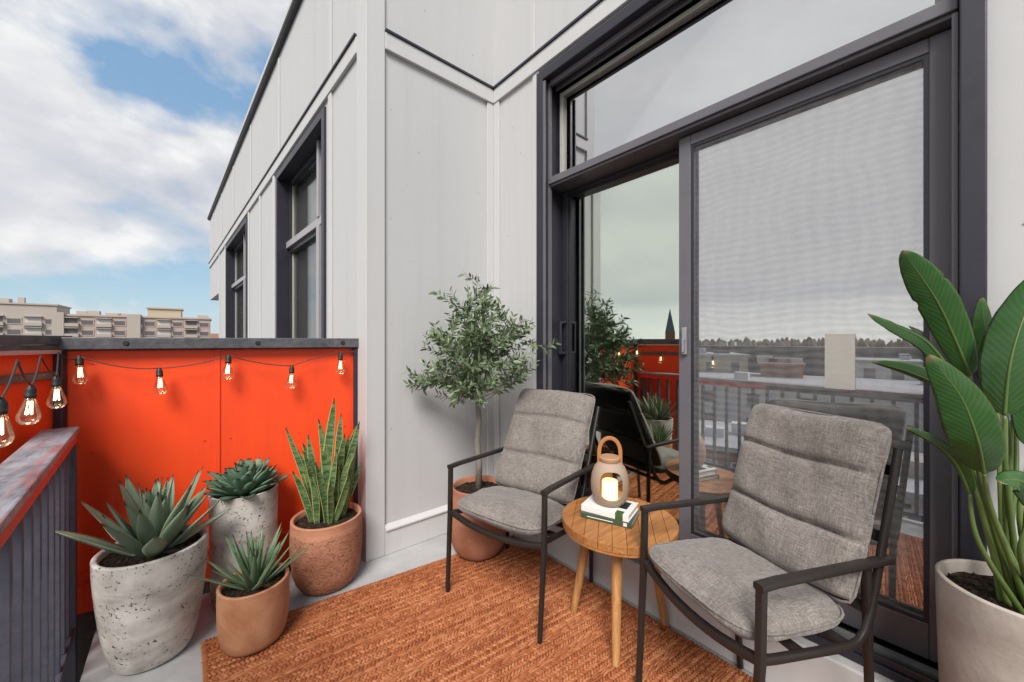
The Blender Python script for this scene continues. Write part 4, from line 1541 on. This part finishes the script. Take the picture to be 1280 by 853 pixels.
bigleaf(soilpt(.02, .03), at(1270, 600, .95), [at(1268, 500, 1.0), at(1262, 440, 1.0), at(1268, 380, 1.0), at(1275, 350, 1.0)], 0.0250, 0.0250, -20, .15, rnd=.15)
for dx, dy, u2, v2, d2_ in ((-.02, -.02, 1229, 588, .80), (.015, .01, 1257, 522, .845), (-.01, .02, 1246, 474, .98), (.01, -.03, 1291, 562, .90), (-.03, .03, 1213, 474, .93), (.03, .0, 1268, 502, 1.0)):
    e = at(u2, v2, d2_)
    MB().tube([tuple(Vector(q) - P6) for q in spl([soilpt(dx, dy), at((u2 + 1258) / 2, 650, (.87 + d2_) / 2), e], 12)], .0046, 8, [1.5 - .06 * k for k in range(13)], up=(1, .3, 0), rnd=random.random()).build('stem', 'stem', a6, smooth=True)

# ------------------------------------------------------------------ string lights
sl = empty('string_lights', (-.3, 2.3, 1.1), label='black cord of glowing vintage filament bulbs strung along the orange walls', cat='string lights')


def onY(u, v, Y):
    r = ray(u); return at(u, v, Y / r[1])


bl = [onW(99, 446, .055), onW(199, 461, .055), onW(286, 445, .055), onW(365, 458, .055), onW(426, 442, .055)]
left = [Vector((-.352, 2.10, 1.075)), Vector((-.350, 1.80, 1.068)), Vector((-.338, 1.50, 1.062))]
cpts = []


def swag(a, b, sag, n=14):
    for k in range(n + 1):
        t_ = k / n
        p = a.lerp(b, t_); p.z -= sag * 4 * t_ * (1 - t_)
        cpts.append(tuple(p))


hookend = onW(445, 440, .05)
cord = MB()
for a, b, s_ in ((hookend, bl[4], .0), (bl[4], bl[3], -.008), (bl[3], bl[2], .012), (bl[2], bl[1], .012), (bl[1], bl[0], .018)):
    cpts = []; swag(a, b, s_); cord.tube(cpts, .0026, 6)
pk = [Vector((-.385, 2.33, 1.155)), Vector((-.362, 1.96, 1.150)), Vector((-.345, 1.65, 1.148)), Vector((-.33, 1.35, 1.146)), Vector((-.31, 1.05, 1.145)), Vector((-.29, .75, 1.145)), Vector((-.24, -.2, 1.14))]
cpts = []; swag(bl[0], pk[0], .02); cord.tube(cpts, .0026, 6)
for i, b in enumerate(left):
    cpts = []; swag(pk[i], b, .012); cord.tube(cpts, .0026, 6)
    cpts = []; swag(b, pk[i + 1], .012); cord.tube(cpts, .0026, 6)
cpts = []; swag(pk[3], pk[6], .05); cord.tube(cpts, .0026, 6)
cord.build('cord', 'cordpale', sl, world=True, smooth=True)
for i, b in enumerate(bl + left):
    gp = [(.011, -.036), (.012, -.045), (.017, -.062), (.0235, -.085), (.025, -.096), (.022, -.108), (.012, -.117), (0, -.119)]
    loc = b - sl.location
    g = MB().lathe(gp[::-1], 24).build('bulb', 'bulbglass', sl, smooth=True)
    g.location = loc
    g.rotation_euler = (random.uniform(-.08, .08), random.uniform(-.08, .08), 0)
    MB().lathe([(0, -.039), (.0112, -.039), (.0126, -.034), (.0126, -.029), (.0118, -.028), (.0118, -.014), (.0105, -.010), (.0065, -.002), (.0035, .003), (0, .003)], 20).build('socket', 'plug', g, smooth=True, auto=40)
    f = MB()
    for k in range(5):
        a = k * 2 * math.pi / 5
        f.tube([(.005 * math.cos(a), .005 * math.sin(a), -.048), (.0075 * math.cos(a + .6), .0075 * math.sin(a + .6), -.088)], .0011, 5, up=(1, 0, 0))
    f.build('filament', 'filament', g)
    h = MB().tube([(0, 0, -.040), (0, 0, -.06)], .0025, 6, up=(1, 0, 0))
    h.build('filament_post', 'bead', g)

# ------------------------------------------------------------------ the town around
GZ = -14.


def towards(u, D):
    r = ray(u); return Vector((D * r[0], D * r[1], GZ))


A = towards(-45, 99.); B = towards(263, 130.)
bx = (B - A); BLEN = bx.length; bx.normalize(); by = Vector((-bx.y, bx.x, 0))      # by away from the viewer
ab = empty('apartment_block', A, math.atan2(bx.y, bx.x), 'long beige apartment block with rows of windows, far beyond the orange wall', 'apartment block')
H = 8.5 - GZ
MB().box(0, BLEN, 0, 14, 0, H).build('wall', 'f_pink', ab)
MB().box(-.3, BLEN + .3, -.35, 14.3, H, H + .5).build('roof', 'f_beige', ab)
x_t = (towards(63, 104) - A).dot(bx)
MB().box(0, x_t, -.8, 12, 0, H + 2.7).box(-.3, x_t + .3, -1.1, 12.3, H + 2.7, H + 3.1).build('tower', 'f_beige', ab)
xa, xb = (towards(184, 121) - A).dot(bx), (towards(226, 126) - A).dot(bx)
MB().box(xa, xb, 2, 10, H + .5, H + 3.1).box(xa - .4, xb + .4, 1.6, 10.4, H + 3.1, H + 3.5).build('roof_house', 'f_tan', ab)
nbay = 15
for (xr, w_, d_, h_) in ((x_t + 3, 2.2, 2.2, 1.1), (x_t + 9, 3.4, 3, .8), (BLEN * .42, 2.6, 2.4, 1.3), (BLEN * .55, 5, 4, .7), (BLEN * .93, 3, 3, 1.0), (4, 2.5, 2.5, 3.9), (8, 1.2, 1.2, 4.4)):
    MB().box(xr, xr + w_, 3, 3 + d_, H + .501, H + .5 + h_).build('roof_unit', 'f_beige', ab)
MB().box(BLEN * .60, BLEN * .66, -1.2, 3, 0, H + .9).build('bay_tower', 'f_beige', ab)
MB().box(BLEN * .30, BLEN * .345, -1.0, 3, 0, H + .9).build('bay_tower', 'f_beige', ab)
for i in range(nbay):
    x = BLEN * (i + .5) / nbay
    y0 = -.8 if x < x_t else 0
    for fl_ in range(3):
        z = H - 2.5 - fl_ * 3.0
        if i % 2 == 0:
            f = MB().box(x - 1.35, x + 1.35, y0 - .12, y0 - .002, z - .25, z + 1.65).build('window', 'f_beige', ab)
            MB().box(x - 1.15, x + 1.15, y0 - .135, y0 - .122, z, z + 1.3).build('pane', 'f_pane', f)
        else:
            f = MB().box(x - 1.7, x + 1.7, y0 - .9, y0 - .002, z - .6, z + .35).box(x - 1.7, x + 1.7, y0 - .9, y0 - .002, z + 1.9, z + 2.1).build('balcony', 'f_beige', ab)
            MB().box(x - 1.4, x + 1.4, y0 - .05, y0 - .002, z + .36, z + 1.89).build('pane', 'f_pane', f) if i % 4 == 1 else MB().box(x - 1.4, x + 1.4, y0 - .05, y0 - .002, z + .36, z + 1.89).build('pane', 'f_white', f)

# houses that the door glass mirrors
def block(u0, D, w_, dpt, h_, wallm, roofm, label, nwin=0, nfl=0, name='low_building', turn=0., panem='f_pane', cat='building'):
    """u0 direction given as angle (deg) from -X towards +Y, D metres away"""
    th = R(180 - u0)
    c = Vector((math.cos(th) * D, math.sin(th) * D, GZ))
    e = empty(name, c, th + math.pi / 2 + R(turn), label, cat)
    MB().box(-w_ / 2, w_ / 2, -dpt / 2, dpt / 2, 0, h_).build('wall', wallm, e)
    MB().box(-w_ / 2 - .3, w_ / 2 + .3, -dpt / 2 - .3, dpt / 2 + .3, h_, h_ + .35).build('roof', roofm, e)
    rs_ = random.Random(int(D * 7))
    for _ in range(4):
        x, y_ = rs_.uniform(-.42, .42) * w_, rs_.uniform(-.3, .3) * dpt
        q, hq = rs_.uniform(.5, 1.4), rs_.uniform(.4, 1.1)
        MB().box(x - q, x + q, y_ - q * .7, y_ + q * .7, h_ + .351, h_ + .35 + hq).build('roof_unit', rs_.choice(('f_beige', 'f_dark', 'f_white')), e)
    for k in range(nfl):
        for i in range(nwin):
            x = -w_ / 2 + w_ * (i + .5) / nwin
            z = h_ - 2.4 - k * 3.0
            if z < .3: continue
            f = MB().box(x - .8, x + .8, dpt / 2 + .002, dpt / 2 + .1, z - .1, z + 1.6).build('window', 'f_white', e)
            MB().box(x - .65, x + .65, dpt / 2 + .102, dpt / 2 + .12, z, z + 1.5).build('pane', panem, f)
    return e


block(7, 100, 90, 16, 13.6, 'f_dark', 'f_dark', 'long dark flat roofed warehouse mirrored in the screened door glass', 0, 0, 'warehouse', 6)
block(9, 60, 52, 18, 9.6, 'f_white', 'f_roof', 'pale terrace with grey flat roof mirrored in the screened door glass', 10, 3, 'terrace_building', 4)
block(18, 36, 10, 10, 6.6, 'f_brick', 'f_roof', 'red brick house with grey roof mirrored in the bare door glass', 4, 2, 'brick_house', 0)
block(1, 34, 11, 11, 6.2, 'f_beige', 'f_roof', 'beige house with grey roof mirrored low in the door glass', 4, 2, 'beige_house', -6)
block(15, 66, 5, 5, 11.6, 'f_brick', 'f_brick', 'small red brick roof house mirrored above the pale terrace', 0, 0, 'brick_annex', 0)
block(31, 75, 30, 14, 12.6, 'f_tan', 'f_roof', 'low tan building mirrored beyond the orange wall', 8, 2, 'tan_building', 0)
block(3, 80, 18, 10, 12.0, 'f_white', 'f_roof', 'white flat roofed house mirrored behind the pale terrace', 6, 2, 'white_house', 3)
block(12, 38, 12, 9, 5.4, 'f_beige', 'f_roof', 'low beige garage row mirrored between the balusters', 5, 1, 'garage_row', -5)
hs_ = towards(268, 150.)
he = empty('pink_house', hs_, math.atan2(bx.y, bx.x), 'small pink house with low roof far beyond the end of the apartment block', 'house')
MB().box(-8, 8, 0, 9, 0, 16.2).build('wall', 'f_pink', he)
MB().add([(-8.4, -.4, 16.2), (8.4, -.4, 16.2), (8.4, 9.4, 16.2), (-8.4, 9.4, 16.2), (-8.4, 4.5, 18.2), (8.4, 4.5, 18.2)], [(0, 1, 5, 4), (2, 3, 4, 5), (0, 4, 3), (1, 2, 5), (3, 2, 1, 0)]).build('roof', 'f_brick', he)
th = R(180 - 27.5)
ch = empty('church', (math.cos(th) * 190, math.sin(th) * 190, GZ), th + math.pi / 2, 'brick church with slender grey spire mirrored in the bare door glass', 'church')
MB().box(-4, 4, -12, 12, 0, 14).build('nave', 'f_brick', ch)
MB().box(-2, 2, 12, 16, 0, 19).build('tower', 'f_brick', ch)
MB().add([(-2, 12, 19), (2, 12, 19), (2, 16, 19), (-2, 16, 19), (0, 14, 29.5)], [(0, 1, 4), (1, 2, 4), (2, 3, 4), (3, 0, 4), (3, 2, 1, 0)]).build('spire', 'f_slate', ch)
wd = MB()
ico_v = []
for i in range(1500):
    a_d = random.uniform(-50, 60); D = random.uniform(190, 380)
    th = R(180 - a_d)
    c = Vector((math.cos(th) * D, math.sin(th) * D, GZ))
    hh = random.uniform(12, 16.6); rr = random.uniform(1.4, 3.6)
    nseg = 7
    vs = []
    for k in range(5):
        for j in range(nseg):
            aa = 2 * math.pi * j / nseg
            q = [.55, 1, .9, .6, .15][k] * rr * random.uniform(.75, 1.2)
            vs.append((c.x + q * math.cos(aa), c.y + q * math.sin(aa), GZ + hh * [0, .3, .6, .85, 1][k] * random.uniform(.95, 1.04)))
    fs = [(k * nseg + j, k * nseg + (j + 1) % nseg, (k + 1) * nseg + (j + 1) % nseg, (k + 1) * nseg + j) for k in range(4) for j in range(nseg)]
    fs.append(tuple(4 * nseg + j for j in range(nseg)))
    wd.add(vs, fs)
tag(wd.build('distant_woods', 'f_green'), 'brown autumn tree line along the horizon mirrored in the glass', 'woods', kind='stuff')

# ------------------------------------------------------------------ sky, sun, camera
SUN_EL, SUN_AZ = 47., 223.      # azimuth measured from +X towards +Y: light comes from here
sa_ = R(SUN_AZ)
sdir = Vector((math.cos(sa_) * math.cos(R(SUN_EL)), math.sin(sa_) * math.cos(R(SUN_EL)), math.sin(R(SUN_EL))))
su = bpy.data.lights.new('sun', 'SUN')
su.energy = 3.0; su.angle = R(26); su.color = (1., .965, .93)
so = bpy.data.objects.new('sun', su); COL.objects.link(so)
so.rotation_euler = sdir.to_track_quat('Z', 'Y').to_euler()
so.location = (-3, -2, 6)

wld = bpy.data.worlds.new('World'); S.world = wld; wld.use_nodes = True
nt = wld.node_tree
for n in list(nt.nodes): nt.nodes.remove(n)
sky = node(nt, 'ShaderNodeTexSky', sky_type='NISHITA')
sky.sun_disc = False; sky.sun_elevation = R(SUN_EL); sky.sun_rotation = R(90 - SUN_AZ); sky.altitude = 50; sky.dust_density = .6; sky.ozone_density = 2.
tc = node(nt, 'ShaderNodeTexCoord')
sep = node(nt, 'ShaderNodeSeparateXYZ'); nt.links.new(tc.outputs['Generated'], sep.inputs[0])
def skyvec(dz):
    m_ = node(nt, 'ShaderNodeMapping'); nt.links.new(tc.outputs['Generated'], m_.inputs[0])
    m_.inputs['Scale'].default_value = (1., 1., 1.55)
    m_.inputs['Location'].default_value = SKY_OFF[:2] + (SKY_OFF[2] + dz,)
    return m_.outputs[0]


SKY_OFF = (2.35, .4, .9)
west = ramp(nt, math_(nt, 'MULTIPLY', sep.outputs[0], -1.), [(.15, 0.), (.98, 1.)], 'B_SPLINE')
band = ramp(nt, sep.outputs[2], [(.03, .50), (.09, .42), (.14, .52), (.20, .67), (.36, .69), (.45, .49), (.6, .52)])


def density(dz):
    a_ = noise(nt, skyvec(dz), 2.6, 9, .50, .1)
    b_ = noise(nt, skyvec(dz), 8., 8, .54, .15)
    return math_(nt, 'MULTIPLY_ADD', b_, .32, a_)


d0 = density(0.)
d1 = density(.085)
cov = math_(nt, 'ADD', math_(nt, 'MULTIPLY_ADD', west, .42, d0), math_(nt, 'MULTIPLY_ADD', band, 1.0, -.5))
mask = ramp(nt, cov, [(.632, 0.), (.695, .62), (.77, 1.)])
lit = math_(nt, 'MULTIPLY_ADD', math_(nt, 'SUBTRACT', d0, d1), 2.6, .5)
shade = ramp(nt, lit, [(.1, (3.6, 3.8, 4.35)), (.5, (4.7, 4.8, 5.1)), (.85, (6.3, 6.3, 6.3))])
hz = ramp(nt, sep.outputs[2], [(.02, (7.6, 7.7, 7.3)), (.07, (6.9, 6.95, 6.8)), (.10, (5.2, 5.3, 5.4)), (.16, (5.7, 5.7, 5.7)), (.6, (5.9, 5.88, 5.85))], 'EASE')
shade = mixc(nt, west, shade, hz)
air = ramp(nt, sep.outputs[2], [(.0, (3.5, 4.4, 4.9)), (.12, (2.6, 3.9, 4.9)), (.45, (1.85, 3.15, 4.75))])
skyc = mixc(nt, .75, sky.outputs[0], air)
fin = mixc(nt, mask, skyc, shade)
bg = node(nt, 'ShaderNodeBackground'); nt.links.new(fin, bg.inputs[0]); bg.inputs[1].default_value = .1
wo = node(nt, 'ShaderNodeOutputWorld'); nt.links.new(bg.outputs[0], wo.inputs[0])

cam = bpy.data.cameras.new('camera')
co = bpy.data.objects.new('camera', cam); COL.objects.link(co)
cam.sensor_width = 36.; cam.lens = 477. / 1280 * 36.
cam.clip_start = .03; cam.clip_end = 3000
cam.shift_y = 0.0
fwd = Vector((D2[1], D1[1], 0)); rgt = Vector((D2[0], D1[0], 0))
co.matrix_world = Matrix(((rgt.x, 0, -fwd.x, 0), (rgt.y, 0, -fwd.y, 0), (0, 1, 0, CAM_H), (0, 0, 0, 1)))
S.camera = co
S.view_settings.view_transform = 'Standard'
S.view_settings.look = 'None'
S.view_settings.exposure = 0.58
S.view_settings.gamma = 1
cy = S.cycles
cy.use_denoising = True
try:
    cy.denoiser = 'OPENIMAGEDENOISE'
except Exception:
    pass
cy.max_bounces = 8; cy.transparent_max_bounces = 16; cy.glossy_bounces = 5; cy.diffuse_bounces = 4
cy.caustics_reflective = False; cy.caustics_refractive = False
cy.sample_clamp_indirect = 6.
